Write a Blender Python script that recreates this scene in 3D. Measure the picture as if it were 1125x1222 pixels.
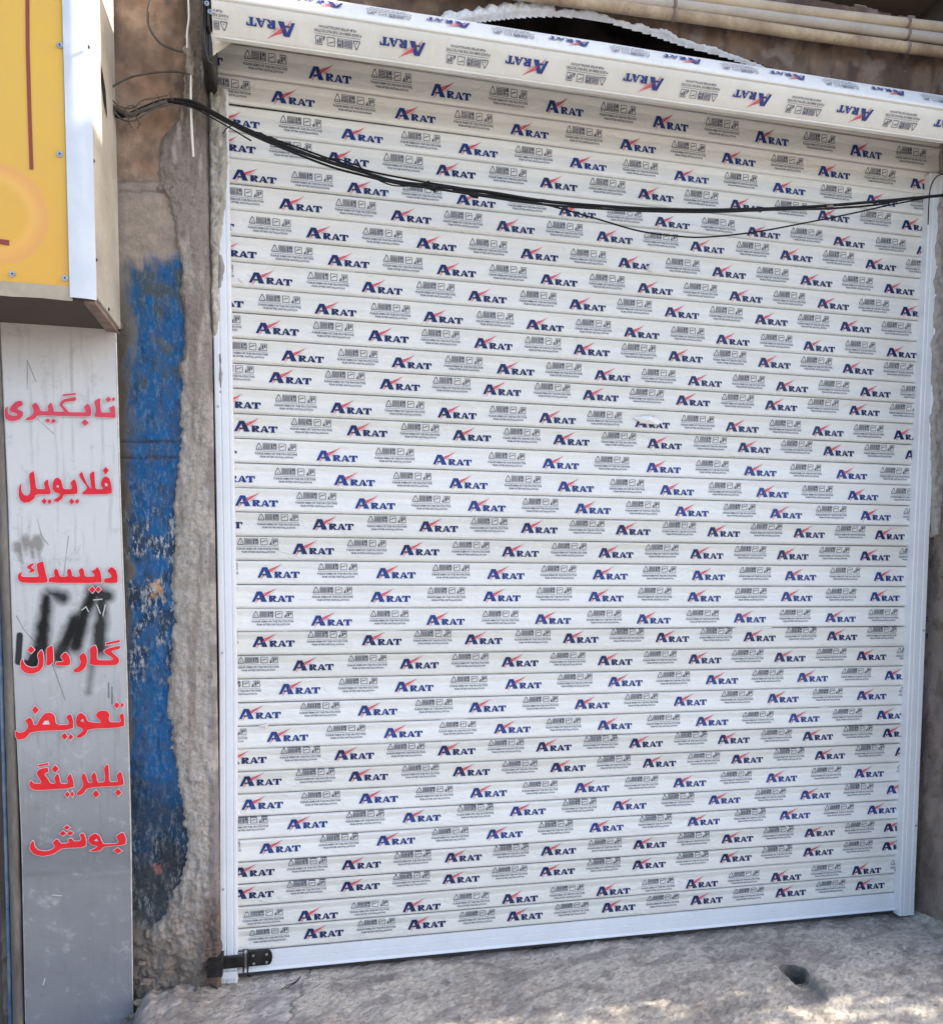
import bpy, bmesh, math, random
import numpy as np
from mathutils import Vector, Matrix, noise
random.seed(7)
for o in list(bpy.data.objects): bpy.data.objects.remove(o)
sc = bpy.context.scene
COL = sc.collection
# ------------------------------------------------------------------ camera
YAW, PIT, ROL = 0.2146, -0.0696, 0.0077
CX0, CY0, CZ0 = 0.206, -2.770, 1.333
FPX, PPX, PPY = 950.0, 562.5, 745.0            # focal length and principal point, photo pixels
_cy, _sy, _cp, _sp, _cr, _sr = math.cos(YAW), math.sin(YAW), math.cos(PIT), math.sin(PIT), math.cos(ROL), math.sin(ROL)
_f = Vector((_sy*_cp, _cy*_cp, _sp)); _r0 = Vector((_cy, -_sy, 0)); _u0 = _r0.cross(_f)
_r = _cr*_r0 + _sr*_u0; _u = -_sr*_r0 + _cr*_u0
cam = bpy.data.cameras.new('camera'); camo = bpy.data.objects.new('camera', cam); COL.objects.link(camo)
camo.matrix_world = Matrix(((_r.x, _u.x, -_f.x, CX0), (_r.y, _u.y, -_f.y, CY0), (_r.z, _u.z, -_f.z, CZ0), (0, 0, 0, 1)))
cam.sensor_fit = 'VERTICAL'; cam.sensor_height = 36; cam.lens = FPX/1222*36
cam.shift_y = (PPY-611)/1222; cam.clip_start = 0.05; cam.clip_end = 2000
sc.camera = camo
# ------------------------------------------------------------------ light
SUN = Vector((0.80, -0.006, 0.60)).normalized()
W = bpy.data.worlds.new('World'); sc.world = W; W.use_nodes = True
nt = W.node_tree; bg = nt.nodes['Background']; sky = nt.nodes.new('ShaderNodeTexSky')
sky.sky_type = 'NISHITA'; sky.sun_disc = False
sky.sun_elevation = math.asin(SUN.z); sky.sun_rotation = math.atan2(SUN.x, SUN.y)
sky.air_density = 1.0; sky.dust_density = 3.0; sky.ozone_density = 1.0
nt.links.new(sky.outputs[0], bg.inputs[0]); bg.inputs[1].default_value = 0.15
sl = bpy.data.lights.new('sun', 'SUN'); sl.energy = 4.2; sl.angle = math.radians(0.5); sl.color = (1, .93, .80)
so = bpy.data.objects.new('sun', sl); COL.objects.link(so); so.location = (6, -2, 8)
so.rotation_euler = (-SUN).to_track_quat('-Z', 'Y').to_euler()
sc.view_settings.view_transform = 'Standard'; sc.view_settings.look = 'None'
sc.view_settings.exposure = 1.50; sc.view_settings.gamma = 1; sc.view_settings.use_curve_mapping = False
sc.render.engine = 'CYCLES'

def at(px, py, Y=0.0):                        # photo pixel -> point on the vertical plane y = Y
    v = _f + _r*((px-PPX)/FPX) - _u*((py-PPY)/FPX)
    t = (Y-CY0)/v.y
    return Vector((CX0+v.x*t, Y, CZ0+v.z*t))
def pix(x, y, z):                             # the reverse, to measure where a surface feature stands
    v = Vector((x-CX0, y-CY0, z-CZ0)); d = v.dot(_f)
    return PPX+FPX*v.dot(_r)/d, PPY-FPX*v.dot(_u)/d
def lin(c):
    return tuple(((x/255)/12.92 if x/255 <= .04045 else ((x/255+.055)/1.055)**2.4) for x in c)
def fbm(x, y, z=0.0, o=4): return noise.fractal(Vector((x, y, z)), 1.0, 2.0, o)
def interp(v, tab):
    if v <= tab[0][0]: return tab[0][1]
    for (a, p), (b, q) in zip(tab, tab[1:]):
        if v <= b: return p+(q-p)*(v-a)/(b-a)
    return tab[-1][1]
def sstep(a, b, x):
    t = min(1, max(0, (x-a)/(b-a))); return t*t*(3-2*t)
def mixc(a, b, t): return tuple(p+(q-p)*t for p, q in zip(a, b))

# ------------------------------------------------------------------ materials
def mat(name, base=(.5, .5, .5), rough=.6, metal=0, spec=.5, var=None, vscale=6, vamt=.5, bump=0, bscale=60, bdist=.002,
        attr=None, randobj=0, specks=None, stretch=None, coat=0):
    m = bpy.data.materials.new(name); m.use_nodes = True
    N = m.node_tree.nodes; L = m.node_tree.links; b = N['Principled BSDF']
    b.inputs['Roughness'].default_value = rough; b.inputs['Metallic'].default_value = metal
    b.inputs['Specular IOR Level'].default_value = spec; b.inputs['Coat Weight'].default_value = coat
    tc = N.new('ShaderNodeTexCoord'); src = tc.outputs['Object']
    if stretch:
        mp = N.new('ShaderNodeMapping'); mp.inputs['Scale'].default_value = stretch; L.new(src, mp.inputs[0]); src = mp.outputs[0]
    if randobj:
        oi = N.new('ShaderNodeObjectInfo'); va = N.new('ShaderNodeVectorMath'); va.operation = 'ADD'
        mu = N.new('ShaderNodeVectorMath'); mu.operation = 'SCALE'; mu.inputs['Scale'].default_value = 40
        cb = N.new('ShaderNodeCombineXYZ')
        for i in range(3): L.new(oi.outputs['Random'], cb.inputs[i])
        L.new(cb.outputs[0], mu.inputs[0]); L.new(src, va.inputs[0]); L.new(mu.outputs[0], va.inputs[1]); src = va.outputs[0]
    if attr:
        a = N.new('ShaderNodeVertexColor'); a.layer_name = attr; colout = a.outputs[0]
    else:
        rgb = N.new('ShaderNodeRGB'); rgb.outputs[0].default_value = (*base, 1); colout = rgb.outputs[0]
    def noi(scale, detail=6, rough=.6):
        n = N.new('ShaderNodeTexNoise'); n.inputs['Scale'].default_value = scale; n.inputs['Detail'].default_value = detail
        n.inputs['Roughness'].default_value = rough; L.new(src, n.inputs[0]); return n.outputs[0]
    def ramp(fac, a, b):
        r = N.new('ShaderNodeMapRange'); r.inputs[1].default_value = a; r.inputs[2].default_value = b; L.new(fac, r.inputs[0]); return r.outputs[0]
    def mix(fac, A, B, mode='MIX'):
        x = N.new('ShaderNodeMix'); x.data_type = 'RGBA'; x.blend_type = mode
        if isinstance(fac, (int, float)): x.inputs[0].default_value = fac
        else: L.new(fac, x.inputs[0])
        for s, v in ((6, A), (7, B)):
            if isinstance(v, tuple): x.inputs[s].default_value = (*v, 1)
            else: L.new(v, x.inputs[s])
        return x.outputs[2]
    if attr:
        mq = N.new('ShaderNodeMapping'); mq.inputs['Scale'].default_value = (1, 1, .38); mq.inputs['Rotation'].default_value = (0, .12, 0); L.new(src, mq.inputs[0])
        nq = N.new('ShaderNodeTexNoise'); nq.inputs['Scale'].default_value = 95; nq.inputs['Detail'].default_value = 6; nq.inputs['Roughness'].default_value = .75; L.new(mq.outputs[0], nq.inputs[0])
        mz = N.new('ShaderNodeMath'); mz.operation = 'MULTIPLY'; L.new(ramp(nq.outputs[0], .50, .62), mz.inputs[0]); L.new(a.outputs[1], mz.inputs[1])
        colout = mix(mz.outputs[0], colout, (.46, .50, .54))
    if var is not None:
        n = ramp(noi(vscale), .38, .68); mu = N.new('ShaderNodeMath'); mu.operation = 'MULTIPLY'; mu.inputs[1].default_value = vamt
        L.new(n, mu.inputs[0]); colout = mix(mu.outputs[0], colout, var)
        n2 = ramp(noi(vscale*9, 4), .3, .75); mu = N.new('ShaderNodeMath'); mu.operation = 'MULTIPLY'; mu.inputs[1].default_value = vamt*.5
        L.new(n2, mu.inputs[0]); colout = mix(mu.outputs[0], colout, var)
    if specks:
        sc_, thr, c_, am = specks
        s = ramp(noi(sc_, 3, .7), thr, thr+.05); mu = N.new('ShaderNodeMath'); mu.operation = 'MULTIPLY'; mu.inputs[1].default_value = am
        L.new(s, mu.inputs[0]); colout = mix(mu.outputs[0], colout, c_)
    L.new(colout, b.inputs['Base Color'])
    if bump:
        bn = N.new('ShaderNodeBump'); bn.inputs['Strength'].default_value = bump; bn.inputs['Distance'].default_value = bdist
        L.new(noi(bscale, 8, .65), bn.inputs['Height']); L.new(bn.outputs[0], b.inputs['Normal'])
    m['_'] = 0
    return m, N, L, b, colout, src, (noi, ramp, mix)
def M(*a, **k): return mat(*a, **k)[0]

# ------------------------------------------------------------------ object helpers
def link(o, parent=None):
    COL.objects.link(o)
    if parent: o.parent = parent
    return o
def mesh_obj(name, verts, faces, m, parent=None, smooth=False, mats=None, midx=None):
    me = bpy.data.meshes.new(name); me.from_pydata([tuple(v) for v in verts], [], faces)
    for x in (mats or [m]): me.materials.append(x)
    if midx: me.polygons.foreach_set('material_index', midx)
    if smooth: me.polygons.foreach_set('use_smooth', [True]*len(faces))
    me.update(); return link(bpy.data.objects.new(name, me), parent)
def tag(o, label=None, cat=None, group=None, kind=None):
    for k, v in (('label', label), ('category', cat), ('group', group), ('kind', kind)):
        if v: o[k] = v
    return o
def thing(name, label, cat, loc=(0, 0, 0), group=None):
    o = bpy.data.objects.new(name, None); o.location = loc; o.empty_display_size = .1; COL.objects.link(o)
    return tag(o, label, cat, group)
def bm_box(bm, lo, hi, bev=0, seg=2, M4=None):
    r = bmesh.ops.create_cube(bm, size=1); vs = r['verts']
    for v in vs:
        v.co = Vector([(lo[i]+hi[i])/2+(v.co[i])*(hi[i]-lo[i]) for i in range(3)])
    if M4: bmesh.ops.transform(bm, matrix=M4, verts=vs)
    if bev:
        es = list({e for v in vs for e in v.link_edges}); bmesh.ops.bevel(bm, geom=es, offset=bev, segments=seg, affect='EDGES', profile=.5)
def bm_obj(name, bm, m, parent=None, smooth=False):
    me = bpy.data.meshes.new(name); bm.to_mesh(me); bm.free(); me.materials.append(m)
    if smooth: me.polygons.foreach_set('use_smooth', [True]*len(me.polygons))
    return link(bpy.data.objects.new(name, me), parent)
def box(name, lo, hi, m, parent=None, bev=.002):
    bm = bmesh.new(); bm_box(bm, lo, hi, bev); return bm_obj(name, bm, m, parent)
def catmull(pts, n=8):
    P = [Vector(p) for p in pts]; P = [P[0]*2-P[1]]+P+[P[-1]*2-P[-2]]; out = []
    for i in range(1, len(P)-2):
        a, b, c, d = P[i-1:i+3]
        for k in range(n):
            t = k/n; out.append(.5*((2*b)+(c-a)*t+(2*a-5*b+4*c-d)*t*t+(3*b-3*c+d-a)*t**3))
    out.append(P[-2]); return out
def tube_geo(pts, rad, ns=8, wob=0):
    V, F = [], []; n = len(pts)
    for i, p in enumerate(pts):
        t = (pts[min(i+1, n-1)]-pts[max(i-1, 0)]).normalized()
        a = t.cross(Vector((0, 1, .01))); a.normalize(); b = t.cross(a)
        r = rad(i/(n-1)) if callable(rad) else rad
        for k in range(ns):
            an = 2*math.pi*k/ns; rr = r*(1+wob*noise.noise(p*60+Vector((k, 0, 0)))); V.append(p+a*math.cos(an)*rr+b*math.sin(an)*rr)
    for i in range(n-1):
        for k in range(ns):
            F.append((i*ns+k, i*ns+(k+1) % ns, (i+1)*ns+(k+1) % ns, (i+1)*ns+k))
    F.append(tuple(range(ns))[::-1]); F.append(tuple((n-1)*ns+k for k in range(ns)))
    return V, F
def tube(name, pts, rad, m, parent=None, ns=8, wob=0, n=8):
    V, F = tube_geo(catmull(pts, n), rad, ns, wob); return mesh_obj(name, V, F, m, parent, True)
def screw(x, y, z, m, parent, r=.006, name='screw', nrm='y'):
    bm = bmesh.new()
    Mx = Matrix.Translation((x, y, z)) @ Matrix.Rotation(math.pi/2, 4, 'X' if nrm == 'y' else 'Y')
    bmesh.ops.create_cone(bm, cap_ends=True, segments=14, radius1=r, radius2=r, depth=.0016, matrix=Mx)
    Mx2 = Matrix.Translation((x-(0 if nrm == 'y' else -.0015), y-(.0018 if nrm == 'y' else 0), z)) @ Matrix.Rotation(math.pi/2, 4, 'X' if nrm == 'y' else 'Y')
    bmesh.ops.create_cone(bm, cap_ends=True, segments=12, radius1=r*.62, radius2=r*.62, depth=.003, matrix=Mx2)
    o = bm_obj(name, bm, m, parent)
    if nrm == 'y' and r > .006:
        bm = bmesh.new(); bmesh.ops.create_cone(bm, cap_ends=True, segments=10, radius1=r*.32, radius2=r*.32, depth=.002, matrix=Matrix.Translation((x, y-.0030, z)) @ Matrix.Rotation(math.pi/2, 4, 'X')); bm_obj('drive_recess', bm, GROOVE, o)
    return o
def grid_obj(name, nx, nz, fn, m, parent=None, colfn=None, skip=None):
    V, C, F = [], [], []
    for j in range(nz+1):
        for i in range(nx+1):
            p = fn(i/nx, j/nz); V.append(p)
            if colfn: C.append(colfn(*p))
    for j in range(nz):
        for i in range(nx):
            a = j*(nx+1)+i; q = (a, a+1, a+nx+2, a+nx+1)
            if skip and skip(*[sum(V[k][t] for k in q)/4 for t in range(3)]): continue
            F.append(q)
    o = mesh_obj(name, V, F, m, parent, True)
    if colfn:
        at_ = o.data.color_attributes.new('Col', 'FLOAT_COLOR', 'POINT')
        at_.data.foreach_set('color', np.array([(tuple(c)+(0,))[:4] for c in C], dtype=np.float32).ravel())
    return o
def curve_mesh(name, polys, m, offset=0.0, holes=()):
    """filled flat mesh in x/z from closed outlines; inner outlines become holes"""
    cu = bpy.data.curves.new(name, 'CURVE'); cu.dimensions = '2D'; cu.fill_mode = 'BOTH'; cu.offset = offset
    def area(p): return sum(p[i-1][0]*p[i][1]-p[i][0]*p[i-1][1] for i in range(len(p)))
    for P in polys:
        s = cu.splines.new('POLY'); s.points.add(len(P)-1)
        if area(P) < 0: P = P[::-1]
        for q, (x, z) in zip(s.points, P): q.co = (x, z, 0, 1)
        s.use_cyclic_u = True
    for P in holes:
        s = cu.splines.new('POLY'); s.points.add(len(P)-1)
        if area(P) > 0: P = P[::-1]
        for q, (x, z) in zip(s.points, P): q.co = (x, z, 0, 1)
        s.use_cyclic_u = True
    o = bpy.data.objects.new('tmp', cu); COL.objects.link(o)
    dg = bpy.context.evaluated_depsgraph_get(); me = bpy.data.meshes.new_from_object(o.evaluated_get(dg))
    bpy.data.objects.remove(o); bpy.data.curves.remove(cu)
    me.transform(Matrix(((1, 0, 0, 0), (0, 0, 1, 0), (0, 1, 0, 0), (0, 0, 0, 1))))
    me.name = name; me.materials.clear(); me.materials.append(m); return me
def text_polys(body, width, height, x, z):
    cu = bpy.data.curves.new('t', 'FONT'); cu.body = body; cu.size = 1; cu.resolution_u = 1; cu.offset = .026
    o = bpy.data.objects.new('tmp', cu); COL.objects.link(o)
    dg = bpy.context.evaluated_depsgraph_get(); me = bpy.data.meshes.new_from_object(o.evaluated_get(dg))
    bpy.data.objects.remove(o); bpy.data.curves.remove(cu)
    vs = [v.co.copy() for v in me.vertices]; fs = [tuple(p.vertices) for p in me.polygons]; bpy.data.meshes.remove(me)
    x0, x1 = min(v.x for v in vs), max(v.x for v in vs); y0, y1 = min(v.y for v in vs), max(v.y for v in vs)
    return [((v.x-x0)/(x1-x0)*width+x, (v.y-y0)/(y1-y0)*height+z) for v in vs], fs

# material set
film = {}
def film_mat(name, base, var):
    m, N, L, b, col, src, (noi, ramp, mix) = mat(name, base, .42, spec=.45, var=var, vscale=3.2, vamt=.5, randobj=1)
    # creases of the protective film + dirt specks near the floor
    geo = N.new('ShaderNodeNewGeometry'); sp = N.new('ShaderNodeSeparateXYZ'); L.new(geo.outputs['Position'], sp.inputs[0])
    d = ramp(sp.outputs[2], .45, -.05)
    s = ramp(noi(95, 4, .75), .60, .66); mu = N.new('ShaderNodeMath'); mu.operation = 'MULTIPLY'; L.new(d, mu.inputs[0]); L.new(s, mu.inputs[1])
    m2 = N.new('ShaderNodeMath'); m2.operation = 'MULTIPLY'; m2.inputs[1].default_value = .55; L.new(mu.outputs[0], m2.inputs[0])
    c2 = mix(m2.outputs[0], col, (.13, .11, .08)); 
    sm = ramp(noi(7, 5, .7), .5, .85); m3 = N.new('ShaderNodeMath'); m3.operation = 'MULTIPLY'; m3.inputs[1].default_value = .30; L.new(sm, m3.inputs[0])
    c3 = mix(m3.outputs[0], c2, (.45, .42, .36)); L.new(c3, b.inputs['Base Color'])
    mp = N.new('ShaderNodeMapping'); mp.inputs['Scale'].default_value = (5, 1, .9); mp.inputs['Rotation'].default_value = (0, .25, 0); L.new(src, mp.inputs[0])
    n = N.new('ShaderNodeTexNoise'); n.inputs['Scale'].default_value = 3; n.inputs['Detail'].default_value = 6; n.inputs['Distortion'].default_value = 1.6; L.new(mp.outputs[0], n.inputs[0])
    ms = N.new('ShaderNodeTexNoise'); ms.inputs['Scale'].default_value = 2.2; L.new(src, ms.inputs[0])
    ma = ramp(ms.outputs[0], .45, .75); mm = N.new('ShaderNodeMath'); mm.operation = 'MULTIPLY_ADD'; mm.inputs[1].default_value = .9; mm.inputs[2].default_value = .28; L.new(ma, mm.inputs[0])
    bn = N.new('ShaderNodeBump'); bn.inputs['Distance'].default_value = .006; L.new(mm.outputs[0], bn.inputs['Strength']); L.new(n.outputs[0], bn.inputs['Height']); L.new(bn.outputs[0], b.inputs['Normal'])
    return m
FILM_COOL = film_mat('white_film', (.82, .82, .80), (.70, .695, .665))
FILM_WARM = film_mat('cream_film', (.77, .762, .73), (.62, .61, .555))
NAVY = M('navy_print', lin((20, 46, 118)), .45, var=lin((60, 80, 150)), vscale=40, vamt=.35)
NAVY2 = M('dark_navy_print', lin((8, 22, 78)), .45, var=lin((30, 45, 105)), vscale=40, vamt=.3)
RED = M('red_print', lin((205, 62, 82)), .45, var=lin((220, 110, 125)), vscale=60, vamt=.5)
GREYP = M('grey_print', lin((84, 87, 104)), .5, var=lin((120, 122, 134)), vscale=90, vamt=.4)
WHITE = M('white_aluminium', (.78, .80, .84), .33, spec=.5, var=(.66, .67, .69), vscale=5, vamt=.45, bump=.15, bscale=30, specks=(160, .66, (.3, .27, .24), .5))
GROOVE = M('shadow_rubber', (.04, .04, .04), .8)
BLACKM = M('black_metal', (.008, .008, .009), .35, spec=.25, var=(.05, .045, .04), vscale=20, vamt=.6, bump=.2, bscale=40)
CABLE = M('black_cable', (.010, .010, .011), .6, spec=.2, var=(.022, .02, .02), vscale=30, vamt=.5)
OLDCABLE = M('dusty_cable', (.055, .045, .04), .8, var=(.14, .12, .10), vscale=40, vamt=.7, bump=.5, bscale=120)
STEEL = M('screw_steel', (.62, .61, .60), .3, metal=.9, var=(.3, .28, .25), vscale=80, vamt=.6)
FOAM = M('mounting_foam', (.62, .59, .52), .85, spec=.2, var=(.20, .18, .15), vscale=26, vamt=.75, bump=1, bscale=50, bdist=.012, stretch=(1.6, 1, .7))  # dark variation puts crease shade into the foam colour
WFOAM = M('white_plaster', (.84, .85, .87), .7, var=(.5, .48, .46), vscale=25, vamt=.5, bump=1, bscale=70, bdist=.006)
WALL = M('painted_wall', rough=.85, spec=.2, attr='Col', var=(.085, .075, .07), vscale=26, vamt=.42, bump=.8, bscale=42, bdist=.006, specks=(75, .68, (.42, .40, .38), .35))
PLAST = M('rough_plaster', rough=.95, spec=.15, attr='Col', var=(.26, .23, .20), vscale=48, vamt=.45, bump=1, bscale=120, bdist=.010, specks=(240, .61, (.10, .085, .075), .65))
GROUND = M('cement_floor', rough=.92, spec=.2, attr='Col', var=(.27, .24, .22), vscale=34, vamt=.38, bump=1, bscale=130, bdist=.005, specks=(260, .63, (.13, .115, .10), .5))
DARK = M('dark_void', (.045, .036, .032), .95, spec=.1, var=(.02, .017, .015), vscale=9, vamt=.7)  # near-black colour stands in for the unlit depth of holes and gaps
STREET = M('street_paving', (.25, .235, .215), .9, var=(.2, .18, .16), vscale=2, vamt=.7, bump=.6, bscale=30)

PLASTER_SM = M('grey_mortar', lin((172, 166, 160)), .9, var=lin((120, 112, 104)), vscale=40, vamt=.6, bump=1, bscale=90, bdist=.004)
# ------------------------------------------------------------------ ground
ZF = -0.082
HP = at(944, 1163, -.2); k_ = (ZF-CZ0)
def floor_pt(px, py, z=ZF):
    v = _f + _r*((px-PPX)/FPX) - _u*((py-PPY)/FPX); t = (z-CZ0)/v.z
    return Vector((CX0+v.x*t, CY0+v.y*t, z))
HA, HB = floor_pt(947, 1158), floor_pt(976, 1184)
hd = (HB-HA); hl = hd.length; hd.normalize(); hn = Vector((-hd.y, hd.x, 0))
def ground_h(x, y):
    h = ZF + .010*fbm(x*1.7, y*1.7, 3) + .006*fbm(x*9, y*9, 1) + .0028*fbm(x*34, y*60, 5) + .0022*fbm(x*8+y*20, y*70-x*70, 9)
    h += .055*sstep(-.02, -.20, x)*sstep(-.40, -.05, y)*(.7+.5*fbm(x*9, y*9, 2)+.10*fbm(x*40, y*40, 2)) - .17*sstep(-.27, -.36, x+.02*fbm(y*20, 1, 1))*sstep(-.9, -.5, y)
    h += .0030*fbm(x*26, y*34, 77)*sstep(.4, -.1, x)-.004*(1-sstep(.0, .006, abs(x-.215-.03*fbm(y*16, 3, 5)+(y+.1)*-.25)))-.003*(1-sstep(0, .005, abs(y+.21+.05*fbm(x*2.2, 3, 8)+.02*fbm(x*11, 2, 9)))*1)*sstep(1.2, 1.5, x)*sstep(2.1, 1.9, x)+.0016*fbm(x*22+y*40, y*110-x*70, 19)+.0012*fbm(x*120, y*120, 3)
    h += .10*sstep(2.66, 2.80, x)*(.7+.8*fbm(x*9, y*9, 7))
    h -= .05*sstep(-.2, -.9, y)
    p = Vector((x, y, 0))-Vector((HA.x, HA.y, 0)); a = p.dot(hd); c = p.dot(hn)
    w = .042*(1-.30*sstep(.03, hl, a))
    if a < 0: dd = math.hypot(a, c)/w
    else: dd = abs(c)/w
    h -= .03*(1-sstep(.6, 1.05, dd))*(1-sstep(-.02, hl*1.6, a)) 
    return h
def ground_c(x, y, z):
    n = fbm(x*3, y*3, 11); c = mixc(lin((208, 198, 184)), lin((176, 166, 154)), sstep(-.3, .4, n))
    c = mixc(c, lin((206, 194, 180)), sstep(.1, .6, fbm(x*5, y*12, 21))*.6)
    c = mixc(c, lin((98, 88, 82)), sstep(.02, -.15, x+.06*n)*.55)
    c = mixc(c, lin((206, 198, 192)), sstep(.02, .08, x+.05*n)*sstep(.24, .17, x+.03*fbm(y*22, 3, 5))*.6)
    c = mixc(c, lin((84, 76, 70)), sstep(.010, .002, abs(x-.215-.03*fbm(y*16, 3, 5)+(y+.1)*-.25))*.6)
    c = mixc(c, lin((108, 98, 92)), sstep(.15, .45, fbm(x*38, y*52, 37))*.32)
    c = mixc(c, lin((228, 218, 208)), sstep(.18, .42, fbm(x*30+7, y*46-x*18, 47))*.4)
    c = mixc(c, lin((70, 62, 56)), sstep(.34, .5, fbm(x*45, y*120-x*50, 57))*.45)
    c = mixc(c, lin((126, 118, 114)), sstep(.0, .5, fbm(x*6, y*14-x*4, 67))*.6)
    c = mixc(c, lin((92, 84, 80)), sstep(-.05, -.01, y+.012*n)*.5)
    c = mixc(c, lin((95, 88, 84)), sstep(.25, .6, fbm(x*11+4, y*11, 31))*.5)
    p = Vector((x, y, 0))-Vector((HA.x, HA.y, 0)); a = p.dot(hd); q = p.dot(hn)
    c = mixc(c, lin((60, 58, 56)), (1-sstep(.036, .060, math.hypot(q, a*.85)))*.35)  # the hole's inner shade, put into the floor colour
    c = mixc(c, lin((110, 110, 106)), (1-sstep(.04, .07, abs(q-.02)))*sstep(0, .04, a)*(1-sstep(hl, hl*1.6, a))*.5)
    return c
gx0, gx1, gy0, gy1 = -1.0, 3.2, -.95, .10
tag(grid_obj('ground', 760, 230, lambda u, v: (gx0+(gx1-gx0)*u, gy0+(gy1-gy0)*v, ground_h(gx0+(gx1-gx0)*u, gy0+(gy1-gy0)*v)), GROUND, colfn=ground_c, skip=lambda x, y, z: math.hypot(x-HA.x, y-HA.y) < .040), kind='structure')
HV, HF = [], []
for k in range(28):
    an = 2*math.pi*k/28; ca, sa = math.cos(an), math.sin(an); w_ = 1+.08*noise.noise(Vector((ca*2, sa*2, 0)))
    g = ground_h(HA.x+.050*ca, HA.y+.050*sa)
    for r_, dz in ((.054, -.003), (.046, .0015), (.040, -.003), (.037, -.02), (.034, -.20)): HV.append((HA.x+r_*w_*ca, HA.y+r_*w_*sa, g+dz))
for k in range(28):
    for q in range(4): a_, b_ = k*5+q, ((k+1) % 28)*5+q; HF.append((a_, b_, b_+1, a_+1))
HF.append(tuple(k*5+4 for k in range(28)))
tag(mesh_obj('ground_hole', HV, HF, M('hole_mortar', lin((120, 116, 110)), .95, spec=.1, var=lin((70, 66, 62)), vscale=30, vamt=.7, bump=1, bscale=80, bdist=.004), None, True), kind='structure')
tag(mesh_obj('street', [(-200, -300, ZF-.085), (200, -300, ZF-.085), (200, -.6, ZF-.085), (-200, -.6, ZF-.085)], [(0, 1, 2, 3)], STREET), kind='structure')

# ------------------------------------------------------------------ left wall
YW = -.06
XA = at(256, 600, YW).x                           # arris of the plaster beside the guide rail
TAN, BEI, GRY = lin((178, 152, 132)), lin((168, 155, 143)), lin((120, 108, 98))
BLU, BLD, TEA = lin((2, 90, 146)), lin((20, 48, 72)), lin((46, 56, 62))
XB = [(0, 222), (60, 222), (140, 214), (165, 192), (180, 190), (225, 188), (235, 199), (260, 207), (300, 213), (340, 217), (400, 222), (440, 215), (480, 217),
      (540, 214), (600, 208), (650, 209), (700, 206), (740, 210), (780, 205), (850, 200), (900, 208), (950, 215), (1000, 224), (1030, 222), (1060, 212), (1090, 195), (1120, 172), (1150, 158), (1300, 140)]
def wall_c(x, y, z):
    px, py = pix(x, YW, z); n = fbm(x*7, z*7, 1); n2 = fbm(x*26, z*14, 4); n3 = fbm(x*60, z*16, 8)
    c = mixc(TAN, lin((150, 112, 84)), sstep(-.1, .5, n)*.5)
    c = mixc(c, lin((95, 76, 62)), sstep(.1, .5, n2)*.35)
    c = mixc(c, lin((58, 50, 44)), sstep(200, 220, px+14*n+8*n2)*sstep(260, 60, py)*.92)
    c = mixc(c, lin((104, 84, 68)), sstep(.0, .45, fbm(x*5, z*5, 91))*.6*sstep(240, 200, py))
    c = mixc(c, BEI, sstep(205, 225, py+6*n))
    blue = sstep(284, 316, py+34*n-12*n2-(26 if px < 172 else 0))*sstep(147, 160, px+9*n2+6*n)
    blue *= 1-.75*sstep(.02, .35, fbm(x*13, z*6, 14))*sstep(205, 165, px)*sstep(560, 430, py)
    c = mixc(c, lin((104, 104, 96)), sstep(300, 360, py)*.8)
    bc = mixc(BLU, lin((10, 84, 140)), sstep(-.2, .4, n2)); bc = mixc(bc, lin((14, 34, 58)), sstep(.2, .45, fbm(x*40, z*22, 33))*.42)
    mid = sstep(560, 640, py)*sstep(830, 780, py)
    bc = mixc(bc, BLD, mid*sstep(-.3, .3, n2)*.8)
    scuff = blue*(.18+.85*sstep(575, 640, py)*sstep(860, 790, py)*sstep(-.25, .15, n2+.5*n)+.30*sstep(960, 1000, py)*sstep(-.1, .3, n2))
    bc = mixc(bc, BLD, sstep(915, 960, py+30*n)*.85)
    bc = mixc(bc, TEA, sstep(1000, 1060, py+30*n)*.9)
    bc = mixc(bc, lin((16, 22, 34)), sstep(.2, .5, n)*.55*sstep(560, 700, py))
    bc = mixc(bc, lin((74, 86, 76)), sstep(.08, .45, n+.6*n2)*.7*sstep(600, 400, py))
    c = mixc(c, bc, blue)
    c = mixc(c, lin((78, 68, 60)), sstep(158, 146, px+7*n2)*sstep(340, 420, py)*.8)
    c = mixc(c, lin((126, 116, 105)), sstep(1085, 1125, py+20*n))
    if 212 < py < 230 and (abs(py-216) < 1.6 or abs(py-228) < 1.4): c = mixc(c, GRY, .6)
    if 525 < py < 550 and (abs(py-527) < 1.5 or abs(py-546) < 1.5): c = mixc(c, lin((12, 30, 52)), .7)
    r = math.hypot((px-187)/9, (py-703)/11)
    if r < 1.2: c = mixc(c, lin((196, 150, 104)), sstep(1.0, .6, r+1.1*fbm(x*70, z*50, 35)))
    r = math.hypot((px-188)/9, (py-1037)/6)
    if r < 1.2: c = mixc(c, lin((146, 90, 78)), sstep(1.0, .6, r+1.1*fbm(x*70, z*60, 36))*.8)
    return tuple(c)+(scuff,)
def wall_p(u, v):
    x = -1.3+(XA+.02+1.3)*(u if u > .35 else u); x = -.72+(XA-.012+.72)*u; z = -.22+3.85*v
    px, py = pix(x, YW, z)
    y = YW - .0015*fbm(x*20, z*20, 2) - .004*fbm(x*3, z*3, 3) - .012*sstep(1080, 1130, py)*(.6+1.2*fbm(x*22, z*22, 6))
    if abs(py-216) < 2 or abs(py-228) < 2 or abs(py-527) < 2 or abs(py-546) < 2: y += .003
    return (x, y, z)
lw = thing('plastered_wall', 'left wall of flaking blue paint below tan plaster, between metal sign strip and shutter', 'wall', (-.4, YW, 0))
lw.location = (0, 0, 0)
grid_obj('painted_face', 130, 620, wall_p, WALL, lw, wall_c)
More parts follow.
